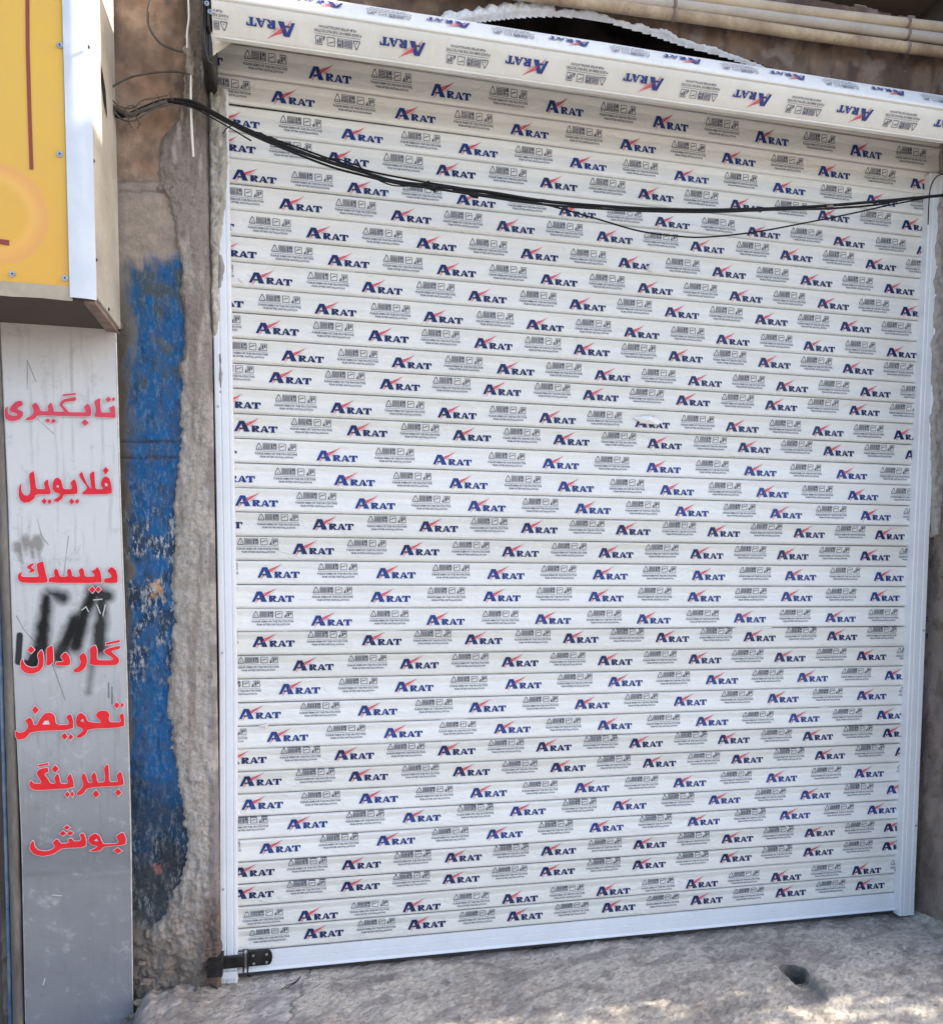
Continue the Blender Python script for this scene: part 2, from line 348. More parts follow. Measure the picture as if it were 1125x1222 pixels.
def plast_p(u, v):
    x = -.66+(XA+.66)*u; z = -.22+3.70*v
    px, py = pix(x, YW, z)
    xb = interp(py, XB)+4*fbm(x*18, z*18, 5)+3*fbm(x*50, z*50, 15)
    s = sstep(-4, 5, px-xb)
    rough_ = interp(py, [(0, .5), (150, 1.4), (240, 1.2), (270, .35), (400, .5), (440, 1.), (1000, 1.), (1100, 2.), (1222, 2.4)])
    y = YW + .012 - s*(.024 + .008*sstep(4, 22, px-xb)) - s*rough_*(.0045*fbm(x*28, z*28, 9)+.0035*fbm(x*85, z*85, 19)+.006*fbm(x*11, z*11, 29))
    y += .030*s*sstep(.012, 0, XA-x)
    return (x, y, z)
def plast_c(x, y, z):
    px, py = pix(x, YW, z); n = fbm(x*9, z*9, 41); n2 = fbm(x*40, z*40, 42)
    c = interp(py, [(0, 0), (1, 0)]) or lin((150, 141, 133))
    c = mixc(lin((158, 149, 143)), lin((194, 185, 176)), sstep(400, 520, py))
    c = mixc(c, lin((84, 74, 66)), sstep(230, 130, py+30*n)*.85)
    st_ = fbm(x*34, z*3.2, 44)
    c = mixc(c, lin((134, 122, 114)), sstep(-.05, .45, st_)*.6)
    c = mixc(c, lin((222, 214, 206)), sstep(.05, .45, fbm(x*30, z*5, 46))*.5)
    c = mixc(c, lin((96, 86, 78)), sstep(.22, .42, fbm(x*70, z*45, 43))*.42*sstep(-.2, .3, fbm(x*9, z*7, 48)))
    c = mixc(c, lin((128, 118, 122)), sstep(248, 251, px+1.5*n)*sstep(.2, -.2, n)*.7*sstep(380, 420, py))
    c = mixc(c, lin((112, 98, 84)), sstep(1060, 1140, py+30*n)*.7)
    c = mixc(c, lin((84, 58, 48)), sstep(236, 250, px)*sstep(1040, 1100, py)*.75)
    return c
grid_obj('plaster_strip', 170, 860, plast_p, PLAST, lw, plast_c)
box('wall_core', (-4, YW+.022, -.4), (XA-.0015, .4, 3.62), M('bare_mortar', lin((120, 110, 102)), .9, var=lin((70, 60, 54)), vscale=12, vamt=.7, bump=.8), lw, 0)
# beyond the sign the same wall goes on
bx = box('wall_face', (-4, YW+.003, -.35), (-.71, YW+.03, 3.6), M('grey_brown_wall', lin((112, 98, 86)), .9, var=lin((70, 62, 55)), vscale=4, vamt=.7, bump=1, bscale=30, bdist=.01), lw, 0)

# foam / mortar filling between wall and rail
def lump(name, outline_px, Y, depth, m, label, cat, amp=.012, step=.006, sc_=40):
    pts = [at(px, py, Y) for px, py in outline_px]; poly = [(p.x, p.z) for p in pts]
    x0, x1 = min(p[0] for p in poly)-.01, max(p[0] for p in poly)+.01; z0, z1 = min(p[1] for p in poly)-.01, max(p[1] for p in poly)+.01
    def inside(x, z):
        c = False; best = 9
        for i in range(len(poly)):
            (a, b), (d, e) = poly[i-1], poly[i]
            if (b > z) != (e > z) and x < (d-a)*(z-b)/(e-b)+a: c = not c
            L2 = (d-a)**2+(e-b)**2; t = max(0, min(1, ((x-a)*(d-a)+(z-b)*(e-b))/max(L2, 1e-9)))
            best = min(best, math.hypot(x-a-t*(d-a), z-b-t*(e-b)))
        return best if c else -best
    nx = max(4, int((x1-x0)/step)); nz = max(4, int((z1-z0)/step))
    def fn(u, v):
        x, z = x0+(x1-x0)*u, z0+(z1-z0)*v
        d = inside(x, z)+.0035*fbm(x*45, z*45, 3)
        s = sstep(-.004, .012, d)
        return (x, Y+.01-s*(depth+.01)-s*amp*(fbm(x*sc_, z*sc_*.6, 7)+.5*fbm(x*sc_*2.6, z*sc_*2, 17)), z)
    o = grid_obj(name, nx, nz, fn, m, skip=lambda x, y, z: inside(x, z) < -.003)
    if label: tag(o, label, cat)
    return o
lump('mounting_foam', [(249, 96), (262, 99), (269, 110), (271, 150), (272, 200), (270, 235), (266, 270), (262, 300), (260, 340), (262, 372), (259, 400), (252, 402), (250, 300), (249, 200)], -.045, .022, FOAM,
     'wrinkled cream foam filling the joint between left plaster and upper guide rail', 'foam', amp=.014, step=.004, sc_=55)

# ------------------------------------------------------------------ upper wall with the broken cavity
UW = thing('lintel_wall', 'brown plastered wall above the shutter with a broken dark cavity', 'wall')
cav = [(470, 40), (505, 28), (540, 21), (575, 17), (620, 16), (660, 17), (705, 19), (735, 27), (765, 36), (800, 43), (835, 55), (870, 64), (900, 74), (930, 86), (960, 110), (700, 110), (480, 70)]
YU = -.055
cavp = [(at(a, b, YU).x, at(a, b, YU).z) for a, b in cav]
def in_cav(x, y, z):
    c = False
    for i in range(len(cavp)):
        (a, b), (d, e) = cavp[i-1], cavp[i]
        if (b > z) != (e > z) and x < (d-a)*(z-b)/(e-b)+a: c = not c
    return c
def upw_p(u, v):
    x = XA-.02+(3.3-XA)*u; z = 3.02+.40*v
    return (x, YU-.004*fbm(x*5, z*5, 1)-.004*fbm(x*22, z*22, 2)-.002*fbm(x*60, z*60, 3), z)
def upw_c(x, y, z):
    n = fbm(x*6, z*6, 51); n2 = fbm(x*22, z*9, 52)
    c = mixc(lin((134, 110, 92)), lin((98, 80, 68)), sstep(-.3, .4, n)); c = mixc(c, lin((70, 56, 48)), sstep(.1, .5, n2)*.6)
    return mixc(c, lin((160, 148, 138)), sstep(.25, .6, fbm(x*12, z*12, 53))*.5)
grid_obj('wall_face', 420, 56, upw_p, WALL, UW, upw_c, skip=lambda x, y, z: in_cav(x, y, z) or (x > 2.02 and z > at(1125, 27, YU).z+.01*fbm(x*9, 1, 2)))
grid_obj('cavity_back', 90, 24, lambda u, v: (.3+2.1*u, .10+.05*fbm(u*14, v*4, 5), 2.9+.5*v), DARK, UW)
box('upper_block', (XA-.02, YU+.02, 3.40), (2.02, .4, 3.62), bpy.data.materials['bare_mortar'], UW, 0)
ZPT = at(1125, 27, YU).z
# lumpy white plaster along the broken edge
wp = lump('white_plaster_edge', [(522, 27), (530, 13), (538, 10), (545, 13), (556, 9), (565, 13), (572, 6), (578, 9), (586, 3), (594, 7), (602, 1), (612, 5), (620, 0), (631, 4), (640, 1), (650, 5), (660, 3), (664, 12), (676, 9), (690, 12), (700, 10), (712, 14), (722, 16), (733, 22), (745, 23), (756, 28), (765, 26), (775, 33), (788, 33), (800, 38), (812, 45), (822, 47), (835, 52), (848, 54), (862, 59), (880, 66), (905, 75), (928, 88),
    (912, 85), (890, 74), (868, 66), (845, 60), (825, 55), (800, 47), (775, 38), (750, 31), (730, 25), (700, 19), (672, 17), (640, 17), (610, 19), (585, 22), (560, 25), (545, 29), (530, 31)], YU-.011, .010, WFOAM, None, None, amp=.007, step=.004, sc_=42)
wp.parent = UW

# right pier: reveal beside the right rail
RP = thing('masonry_pier', 'brown rough pier at the right edge beside the shutter', 'wall')
XR = at(1102, 900, -.02).x
def pier_p(u, v):
    y = .05-.47*u; z = -.22+3.85*v
    return (XR+.012*fbm(y*6, z*3, 61)+.006*fbm(y*25, z*25, 62)+.05*sstep(.3, -.1, z)*0, y, z)
def pier_c(x, y, z):
    n = fbm(y*10, z*4, 63); c = mixc(lin((150, 136, 128)), lin((112, 98, 92)), sstep(-.2, .4, n))
    return mixc(c, lin((84, 68, 58)), sstep(.05, .5, fbm(y*20, z*12, 64))*.6)
grid_obj('reveal_face', 60, 480, pier_p, PLAST, RP, pier_c)
box('pier_core', (XR+.03, -.40, -.3), (XR+1.4, .4, 3.62), bpy.data.materials['bare_mortar'], RP, 0)
# building above
tag(box('upper_facade', (-4, .02, 3.621), (XR+1.4, .4, 6.2), M('facade_render', lin((150, 136, 122)), .9, var=lin((110, 98, 86)), vscale=2, bump=.6), None, 0),
    'rendered upper wall of the building above the pipes and the shutter', 'wall')
# dark recess behind the pipes, upper right
rc = thing('recessed_opening', 'dark recess with rough brickwork above the pipes at top right', 'opening')
box('recess_back', (1.9, .30, ZPT-.1), (XR+.03, .33, 3.62), DARK, rc, 0)
box('recess_sill', (1.9, YU+.03, ZPT-.06), (XR+.03, .3, ZPT-.03), bpy.data.materials['bare_mortar'], rc, 0)
for i in range(9):
    x = 2.2+i*.062; h = random.uniform(.03, .10)
    box('brick', (x, .0+.03*random.random(), ZPT-.029), (x+.055, .10, ZPT-.02+h), M('dirty_brick', lin((96, 78, 60)), .9, var=lin((50, 42, 36)), vscale=20, bump=.8) if i == 0 else bpy.data.materials['dirty_brick'], rc, .004)

# ------------------------------------------------------------------ roller shutter
LY = [90, 126, 157.4, 189, 220, 250.4, 282, 312, 342.4, 372.6, 404, 433.6, 463.6, 493.6, 523, 552.4, 581.6, 610.6, 639.4, 668.6, 698, 725.6, 753, 782, 810.4, 839.6, 867.6, 893.4, 920.6, 947, 975, 1001.6, 1029, 1055, 1081.4, 1108, 1136]
RY = [207, 233, 258, 285, 308, 334, 359, 384, 409, 432.6, 458, 482, 506, 531, 555.4, 579, 603.6, 627.6, 652, 676, 700, 724, 747.6, 771, 794.4, 817.6, 840.6, 863.4, 886.6, 908.6, 931.4, 954, 976.4, 998, 1019, 1041, 1064]
def lxp(y): return interp(y, [(90, 271.5), (228, 273.8), (400, 276.6), (600, 280), (800, 283), (1163, 283.6)])
def rxp(y): return interp(y, [(200, 1109), (650, 1088.7), (1000, 1075), (1085, 1071.5)])
ZL = [at(lxp(y), y).z for y in LY]; ZR = [at(rxp(y), y).z for y in RY]
def smooth(z):
    k = np.arange(len(z)); f = np.polyval(np.polyfit(k[2:], np.array(z)[2:], 3), k); return [.5*a+.5*b if i > 1 else a for i, (a, b) in enumerate(zip(z, f))]
ZL, ZR = smooth(ZL), smooth(ZR)
SX0, SX1 = -.035, at(1100, 800, -.042).x-.004
SW = SX1-SX0
PROF = [(0.0, 0.0), (.012, .001), (.03, .0075), (.07, .0100), (.16, .0085), (.25, .0066), (.345, .0050), (.37, .0054), (.50, .0066), (.65, .0082), (.80, .0098), (.90, .0104), (.955, .0085), (.985, .004), (1.0, .001)]
def prof(t): return interp(t, PROF)
PROF2 = sorted(set(PROF+[(t, prof(t)) for t in (.11, .20, .30, .43, .57, .72, .85)]))
shutter = thing('roller_shutter', 'closed white slatted roller shutter still wearing its printed protective film', 'shutter')
# slat mesh: x 0..SW, z 0..-1 (scaled by the slat pitch), front towards -y
def slat_mesh(name, m, seed):
    V, F = [], []; nx = 300
    for i in range(nx+1):
        x = SW*i/nx
        for t, d in PROF2:
            mk = sstep(-.05, .35, fbm(x*1.6, seed, 3)); q = fbm(x*14+t*2.2, t*1.6, seed+7, 3)
            V.append((x, -d-(.0003+.0012*mk)*(1-abs(q)*2.2)*math.sin(math.pi*t)**.6, -t))
        V.append((x, .004, -1)); V.append((x, .004, 0))
    n = len(PROF2)+2
    for i in range(nx):
        for k in range(n): F.append((i*n+k, i*n+(k+1) % n, (i+1)*n+(k+1) % n, (i+1)*n+k))
    me = bpy.data.meshes.new(name); me.from_pydata(V, [], F); me.materials.append(m); me.materials.append(GROOVE)
    me.polygons.foreach_set('use_smooth', [True]*len(F)); me.update()
    for p in me.polygons:
        if p.index % n in (0, n-1, n-2, n-3): p.material_index = 1
    return me
SM = {0: [slat_mesh('slat', FILM_COOL, s) for s in (3, 13, 33)], 1: [slat_mesh('slat', FILM_WARM, s) for s in (5, 23, 43)]}
# ---- prints, in metres, foot of the A at the origin
mm = .001
def glyphs_logo():
    P = []
    A_ = [[(0, 0), (9, 0), (13.2, 8), (16.5, 14), (23.5, 26.5), (19, 35), (16, 35)], [(19, 35), (32, 35), (49, 0), (31, 0), (29, 8), (27.5, 14), (23.5, 26.5)], [(14.5, 8), (28.8, 8), (27.3, 13), (17, 13)]]
    P += A_
    o = 56
    P += [[(o, 0), (o+11, 0), (o+11, 2), (o+9.5, 2.6), (o+9.5, 18), (o+9.5, 21), (o, 21), (o, 19), (o+1.5, 18.5), (o+1.5, 2.4), (o, 2)],
          [(o+9.5, 17.8), (o+14, 17.8), (o+15.5, 15.5), (o+14, 13), (o+9.5, 13), (o+9.5, 9.2), (o+13, 9.5), (o+17, 10), (o+22.5, 12), (o+23.5, 16), (o+21, 20), (o+16, 21), (o+9.5, 21)],
          [(o+9.5, 9.1), (o+17, 9.1), (o+23, 2.2), (o+27, 2), (o+27, 0), (o+16, 0)]]
    o = 82
    P += [[(o, 0), (o+9, 0), (o+9, 2), (o+7, 2.4), (o+8.5, 6), (o+14, 17), (o+12.5, 21), (o+11.5, 21), (o+3.2, 3), (o, 2)],
          [(o+12.5, 21), (o+17, 21), (o+26.5, 3), (o+29, 2), (o+29, 0), (o+17, 0), (o+17, 2), (o+19, 2.6), (o+17.5, 6), (o+14, 17)],
          [(o+8.6, 5), (o+17.6, 5), (o+16.3, 8), (o+10, 8)]]
    o = 109
    P += [[(o, 17), (o+29, 17), (o+29, 21), (o, 21)], [(o, 12.5), (o+3, 12.5), (o+5.5, 17), (o, 17)], [(o+26, 12.5), (o+29, 12.5), (o+29, 17), (o+23.5, 17)],
          [(o+10, 2.4), (o+19, 2.4), (o+19, 17), (o+10, 17)], [(o+7.5, 0), (o+21.5, 0), (o+21.5, 2.4), (o+7.5, 2.4)]]
    R = [[(34, 20), (82, 47), (60, 31), (45, 20.5), (33, 14.5)], [(50, 20), (62, 27), (74, 37), (60, 24), (46, 15.5)], [(36, 27.5), (60, 36.5), (80, 46.7), (56, 32.8), (37, 23.5)],
         [(10, -7), (17, 1.5), (22, 8), (26, 15), (22.5, 12), (18, 7.5), (13.5, .5)]]
    return P, R
LP, LR = glyphs_logo()
def notice_polys():
    P = []
    def ring(pts, w):
        c = (sum(p[0] for p in pts)/len(pts), sum(p[1] for p in pts)/len(pts)); q = [(p[0]+(c[0]-p[0])*w, p[1]+(c[1]-p[1])*w) for p in pts]
        for i in range(len(pts)): P.append([pts[i-1], pts[i], q[i], q[i-1]])
    ring([(1, 28), (21, 28), (21, 33), (13, 50), (9, 50), (1, 33)], .28); P.append([(9, 33), (13, 33), (11, 38)])
    ring([(24, 28), (68, 28), (68, 50), (24, 50)], .10)
    for i in range(5): P.append([(27, 31+i*3.5), (48, 31+i*3.5), (48, 33+i*3.5), (27, 33+i*3.5)])
    P += [[(50, 31), (55, 31), (55, 48), (50, 48)], [(57, 40), (65, 40), (65, 48), (57, 48)], [(57, 31), (60, 31), (60, 38), (57, 38)], [(62, 31), (65, 31), (65, 38), (62, 38)]]
    ring([(75, 28), (97, 28), (98, 30), (98, 48), (96, 50), (76, 50), (75, 49)], .16); P.append([(79, 37), (86, 40), (94, 42), (93, 44), (85, 42.5), (79, 39.5)])
    ring([(112, 28), (132, 28), (132, 50), (112, 50)], .16)
    P += [[(116, 33), (121, 33), (121, 46), (116, 46)], [(123, 38), (128, 38), (128, 46), (123, 46)], [(104, 28), (110, 28), (110, 40), (107, 37), (104, 31)]]
    P.append([(0, 22.6), (134, 22.6), (134, 23.6), (0, 23.6)])
    return P
NP = notice_polys()
T1, F1 = text_polys('PLEASE REMOVE THE PROTECTIVE', 137, 7.0, -2, 12.0); T2, F2 = text_polys('FILM AFTER INSTALLATION', 108, 6.4, 14, 2.0)
def print_bm(which):
    bm = bmesh.new()
    def addp(P, mi):
        for poly in P:
            vs = [bm.verts.new((x*mm, 0, z*mm)) for x, z in poly]
            try: f = bm.faces.new(vs); f.material_index = mi
            except ValueError: pass
    if which == 'logo': addp(LP, 0); addp(LR, 1)
    else:
        addp(NP, 0)
        for T, FF in ((T1, F1), (T2, F2)):
            vs = [bm.verts.new((x*mm, 0, z*mm)) for x, z in T]
            for f in FF:
                try: bm.faces.new([vs[k] for k in f])
                except ValueError: pass
    bmesh.ops.triangulate(bm, faces=bm.faces[:])
    return bm
_pc = {}
def print_mesh(which, foot_t, pitch, dark, flip=False):
    """flat print draped over the slat profile; foot_t = height of the A's foot as a fraction of the slat"""
    q = round(foot_t*25)/25; key = (which, q, dark, flip)
    if key in _pc: return _pc[key]
    bm = print_bm(which)
    base = q
    for t, d in PROF:
        z = (base-t)*pitch
        bmesh.ops.bisect_plane(bm, geom=bm.verts[:]+bm.edges[:]+bm.faces[:], plane_co=(0, 0, z), plane_no=(0, 0, 1))
    for v in bm.verts:
        t = base-v.co.z/pitch
        v.co = Vector((v.co.x, -prof(min(max(t, 0), 1))-.0022, -t))
    me = bpy.data.meshes.new(which); bm.to_mesh(me); bm.free()
    if which == 'logo': me.materials.append(NAVY2 if dark else NAVY); me.materials.append(RED)
    else: me.materials.append(GREYP)
    # keep the prints' origin at x=0; face normals towards the street
    _pc[key] = me; return me
# measured positions of the foot of the A in each row: (x, y) photo pixels of two logos
T = lambda n, x, y: {'a': (260+x/5, 60+y/5), 'b': (260+x/5, 280+y/5), 'c': (260+x/5, 500+y/5), 'd': (260+x/5, 720+y/5), 'e': (260+x/5, 940+y/5),
                     'A': (900+x/5, 130+y/5), 'B': (900+x/5, 350+y/5), 'C': (900+x/5, 570+y/5), 'D': (900+x/5, 790+y/5), 'E': (900+x/5, 990+y/5)}[n]
ROWS = [(('a', 540, 182), ('A', 570, 272)), (('a', 320, 316), ('A', 378, 396)), (('a', 733, 528), ('A', 662, 568)), (('a', 652, 672), ('A', 873, 716)), (('a', 90, 770), ('A', 468, 820)),
        (('a', 362, 938), ('A', 655, 954)), (('a', 528, 1113), ('A', 768, 1100)), (('b', 655, 178), ('B', 370, 92)), (('b', 187, 286), ('B', 510, 228)), (('b', 580, 468), ('B', 785, 376)),
        (('b', 228, 580), ('B', 525, 476)), (('b', 382, 750), ('B', 627, 616)), (('b', 303, 884), ('B', 562, 726)), (('b', 672, 1062), ('B', 827, 872)), (('c', 98, 70), ('B', 893, 986)),
        (('c', 588, 246), ('B', 482, 1106)), (('c', 695, 396), ('C', 548, 130)), (('c', 100, 510), ('C', 627, 254)), (('c', 565, 658), ('C', 716, 372)), (('c', 447, 808), ('C', 625, 495)),
        (('c', 237, 945), ('C', 710, 614)), (('c', 207, 1092), ('C', 685, 736)), (('d', 560, 132), ('C', 417, 860)), (('d', 205, 262), ('C', 430, 966)), (('d', 450, 404), ('C', 608, 1090)),
        (('d', 365, 550), ('D', 775, 106)), (('d', 130, 695), ('D', 605, 225)), (('d', 293, 830), ('D', 723, 340)), (('d', 692, 926), ('D', 760, 442)), (('d', 132, 1100), ('D', 832, 556)),
        (('e', 140, 138), ('D', 597, 684)), (('e', 415, 248), ('D', 785, 782)), (('e', 252, 398), ('D', 672, 906)), (('e', 738, 488), ('D', 770, 1004)), (('e', 730, 620), ('E', 758, 110)),
        (('e', 475, 796), ('E', 578, 265)), (('e', 513, 908), ('E', 602, 355))]
DARKROWS = {0, 8, 9, 10, 12, 14, 18, 19, 23, 24, 28, 29, 33, 34, 35, 36, 11, 13}
Z0L, Z0R = ZL[0]+.098, ZR[0]+.098
ztop = [(Z0L, Z0R)]+list(zip(ZL[:-1], ZR[:-1])); zbot = list(zip(ZL, ZR))
ztop = [(ztop[0][0]+.096, ztop[0][1]+.096)]+ztop; zbot = [(Z0L, Z0R)]+zbot
info = []
def place_prints(slat, k, zl, zr, pitch, x1, p, foot_t, dark, lo=SX0, hi=SX1, torn=None):
    i = math.floor((lo-x1)/p)-1
    while True:
        x = x1+i*p; i += 1
        if x > hi: break
        for which, dx in (('logo', 0), ('notice', p*.505)):
            xx = x+dx
            w = .139 if which == 'logo' else .137
            if xx+w < lo+.02 or xx > hi-.02: continue
            me = print_mesh(which, foot_t if which == 'logo' else foot_t-.0, pitch, dark)
            o = bpy.data.objects.new('printed_logo' if which == 'logo' else 'printed_notice', me); link(o, slat)
            o.location = (xx-SX0+random.uniform(-.002, .002), 0, random.uniform(-.012, .012))
for k in range(-1, 37):
    (zl, zr), (bl, br) = ztop[k+1], zbot[k+1]
    pitch = ((zl-bl)+(zr-br))/2
    if k < 0: x1, p, ft, dark = .33, .352, .78, 1
    else:
        a, b = [at(*T(*q), -.009) for q in ROWS[k]]
        n = max(1, round((b.x-a.x)/.37)); p = (b.x-a.x)/n
        x1 = a.x
        ta = ((zl+(zr-zl)*(a.x-SX0)/SW)-a.z)/pitch; tb = ((zl+(zr-zl)*(b.x-SX0)/SW)-b.z)/pitch; ft = min(.86, max(.66, (ta+tb)/2))
        dark = 1 if p < .372 else 0
        info.append((k, round(p, 3), round(ta, 2), round(tb, 2)))
    s = bpy.data.objects.new('slat', SM[dark][k % 3]); link(s, shutter)
    s.location = (SX0, random.uniform(-.0012, .0012), zl); s.rotation_euler = (random.uniform(-.010, .010), math.atan2(zl-zr, SW), 0); s.scale = (1, 1, pitch*(.997))
    place_prints(s, k, zl, zr, .08, x1, p, ft, dark)
print('ROWINFO', info)
box('dark_backdrop', (SX0, .035, -.12), (SX1, .05, 3.2), DARK, shutter, 0)  # added dark sheet, stands for the unlit interior behind slat gaps
box('reveal_infill', (SX1+.0005, -.02, 2.5), (XR+.02, .02, 3.1), PLASTER_SM, RP, 0)
# rails
def extrude_z(name, prof2, z0, z1, m, parent, n=1, bend=None):
    V, F = [], []
    c = len(prof2)
    for j in range(n+1):
        z = z0+(z1-z0)*j/n; dx = bend(z) if bend else 0
        for x, y in prof2: V.append((x+dx, y, z))
    for j in range(n):
        for k in range(c): F.append((j*c+k, j*c+(k+1) % c, (j+1)*c+(k+1) % c, (j+1)*c+k))
    F.append(tuple(range(c))[::-1]); F.append(tuple(n*c+k for k in range(c)))
    o = mesh_obj(name, V, F, m, parent); return o
RYF = -.042
def rail(xa, xb, flip):
    w = xb-xa
    q = [(xa, .03), (xa, RYF+.004), (xa+.003, RYF), (xa+w*.30, RYF), (xa+w*.33, RYF+.0025), (xa+w*.38, RYF+.0025), (xa+w*.41, RYF), (xa+w*.72, RYF), (xa+w*.75, RYF+.002), (xa+w*.79, RYF+.002), (xa+w*.82, RYF), (xb-.003, RYF), (xb, RYF+.003), (xb, -.022), (xb, .03)]
    if flip: q = [(xa+xb-x, y) for x, y in q][::-1]
    return q
xl0, xl1 = at(261.5, 800, RYF).x, at(283.2, 800, RYF).x
xr0, xr1 = at(1082, 800, RYF).x, at(1100.0, 800, RYF).x
def bendl(z): py = pix(xl1, RYF, z)[1]; return at(lxp(py), py, RYF).x-xl1
def bendr(z): py = pix(xr0, RYF, z)[1]; return at(rxp(py)+1.5, py, RYF).x-xr0
r1 = extrude_z('guide_rail', rail(xl0, xl1, 0), -.095, 2.835, WHITE, shutter, 40, bendl)
r2 = extrude_z('guide_rail', rail(xr0, xr1, 1), -.076, 2.865, WHITE, shutter, 40, bendr)
r1['label'] = 'white left guide rail of the shutter'; r2['label'] = 'white right guide rail of the shutter'
# grime line between slats and rails
# bottom bar
zb = (ZL[-1]+ZR[-1])/2
bm = bmesh.new()
bp = [(0, .0), (0, -.006), (-.001, -.0085), (-.030, -.010), (-.031, -.0085), (-.033, -.0085), (-.034, -.0105), (-.060, -.012), (-.068, -.016), (-.070, -.016), (-.071, .0)]
V, F = [], []
for i in range(41):
    x = SX0+SW*i/40; dz = ZL[-1]+(ZR[-1]-ZL[-1])*i/40-.001
    for z, y in bp: V.append((x, y-.001*fbm(x*2, z*9, 3), z+dz))
c = len(bp)
for i in range(40):
    for k in range(c): F.append((i*c+k, i*c+(k+1) % c, (i+1)*c+(k+1) % c, (i+1)*c+k))
bm.free()
mesh_obj('bottom_bar', V, F, WHITE, shutter)
box('rubber_seal', (SX0, -.006, zb-.085), (SX1, .001, zb-.0725), GROOVE, shutter, 0)
tag(box('floor_gap_shade', (SX0, .012, -.12), (SX1, .03, 0.0), DARK, shutter, 0))  # dark strip painting the shade of the gap under the bar
# torn bits of film
def flap(pxs, Y, name='film_flap', m=FILM_COOL):
    p = [at(a, b, Y-.004*(i % 2)) for i, (a, b) in enumerate(pxs)]
    c = sum(p, Vector())/len(p); c.y -= .010
    V = p+[c]; n = len(p); F = [(i, (i+1) % n, n) for i in range(n)]
    return mesh_obj(name, V, F, m, shutter)
flap([(775, 314), (781, 314), (783, 320), (779, 325), (773, 322)], -.014)
flap([(755, 498), (775, 496), (790, 503), (785, 507), (765, 505)], -.013)
flap([(308, 866), (322, 863), (318, 870)], -.014, m=FILM_WARM)

# ------------------------------------------------------------------ hood of two printed slats
hood = thing('shutter_hood', 'white printed slat hood covering the roll above the shutter', 'shutter hood')
E1 = at(800, 65.6, -.215); E2 = at(800, 80.5, -.272); E3 = at(800, 120.0, -.226)
HX0, HX1 = at(254, 40, -.24).x, XR-.01
def hood_panel(name, top, bot, mt):
    h = (top-bot).length; ang = math.atan2(top.y-bot.y, top.z-bot.z)
    V, F = [], []; nx = 50
    pr = [(0, .004), (0, -.002), (.03, -.006), (.07, -.008), (.3, -.007), (.5, -.0065), (.9, -.008), (.97, -.006), (1, -.002), (1, .004)]
    for i in range(nx+1):
        x = (HX1-HX0)*i/nx
        for t, y in pr: V.append((x, y-.0012*fbm(x*2.5, t*3, 5), -t*h))
    n = len(pr)
    for i in range(nx):
        for k in range(n): F.append((i*n+k, i*n+(k+1) % n, (i+1)*n+(k+1) % n, (i+1)*n+k))
    F.append(tuple(range(n))); F.append(tuple(nx*n+k for k in range(n))[::-1])
    o = mesh_obj(name, V, F, mt, hood, True); o.location = (HX0, top.y, top.z); o.rotation_euler = (-ang, 0, 0)
    return o, h
up, hu = hood_panel('slat', E1, E2, FILM_COOL); fr, hf = hood_panel('slat', E2+Vector((0, 0, -.004)), E3, FILM_WARM)
up['label'] = 'bright upper slat of the hood, seen at a grazing angle'; fr['label'] = 'front slat of the hood with upside-down print'
box('ridge_moulding', (HX0, E2.y-.010, E2.z-.006), (HX1, E2.y+.002, E2.z+.004), FILM_COOL, hood, .003)
bl = box('lower_lip', (HX0, E3.y-.006, E3.z-.008), (HX1, E3.y+.012, E3.z-.001), FILM_WARM, hood, .002)
box('top_blocker', (HX0, E1.y+.003, E1.z-.004), (HX1, YU+.02, E1.z-.001), WHITE, hood, 0)  # hidden plate added to stop skylight coming down behind the hood
bm = bmesh.new(); bmesh.ops.create_cone(bm, cap_ends=True, segments=20, radius1=.045, radius2=.045, depth=HX1-HX0-.03, matrix=Matrix.Translation(((HX0+HX1)/2, -.128, 2.992)) @ Matrix.Rotation(math.pi/2, 4, 'Y'))
bm_obj('hidden_roll', bm, FILM_WARM, hood)  # unseen drum, added to block skylight inside the hood
def flat_print(which, dark, s=1.0):
    bm = print_bm(which)
    for v in bm.verts: v.co = Vector((-v.co.x, 0, -v.co.z))*s
    me = bpy.data.meshes.new(which); bm.to_mesh(me); bm.free()
    if which == 'logo': me.materials.append(NAVY); me.materials.append(RED)
    else: me.materials.append(GREYP)
    return me
fl = {w: flat_print(w, 0) for w in ('logo', 'notice')}
def clipped(which, keep):
    bm = print_bm(which)
    bmesh.ops.bisect_plane(bm, geom=bm.verts[:]+bm.edges[:]+bm.faces[:], plane_co=(keep, 0, 0), plane_no=(1, 0, 0), clear_outer=True)
    for v in bm.verts: v.co = Vector((-v.co.x, 0, -v.co.z))
    me = bpy.data.meshes.new(which); bm.to_mesh(me); bm.free(); me.materials.append(NAVY if which == 'logo' else GREYP); me.materials.append(RED); return me
def hood_prints(slat, h, logo_px, notice_px, Y, zt, zn):
    for w, lst, z in (('logo', logo_px, zt), ('notice', notice_px, zn)):
        for a, b in lst:
            room = at(a, b, Y).x-HX0
            o = bpy.data.objects.new('printed_'+w, fl[w] if room > .14 else clipped(w, room-.004)); link(o, slat)
            o.location = (at(a, b, Y).x-HX0, -.0102, z)
# right ends of the upside-down words (the foot of the A points up right)
hood_prints(fr, hf, [(352, 24), (507, 50), (653, 70), (790, 91), (918, 110), (1039, 128), (1152, 146)], [(272, 15), (430, 35), (583, 60), (723, 80), (856, 101), (980, 118), (1094, 136), (1205, 150)], -.25, -.024*1-.004, -.020)
hood_prints(up, hu, [(410, 8), (561, 36), (703, 55), (836, 76), (960, 97), (1078, 115), (1190, 130)], [(490, 24), (636, 47), (773, 66), (902, 85), (1021, 104), (1135, 120)], -.24, -.026, -.020)
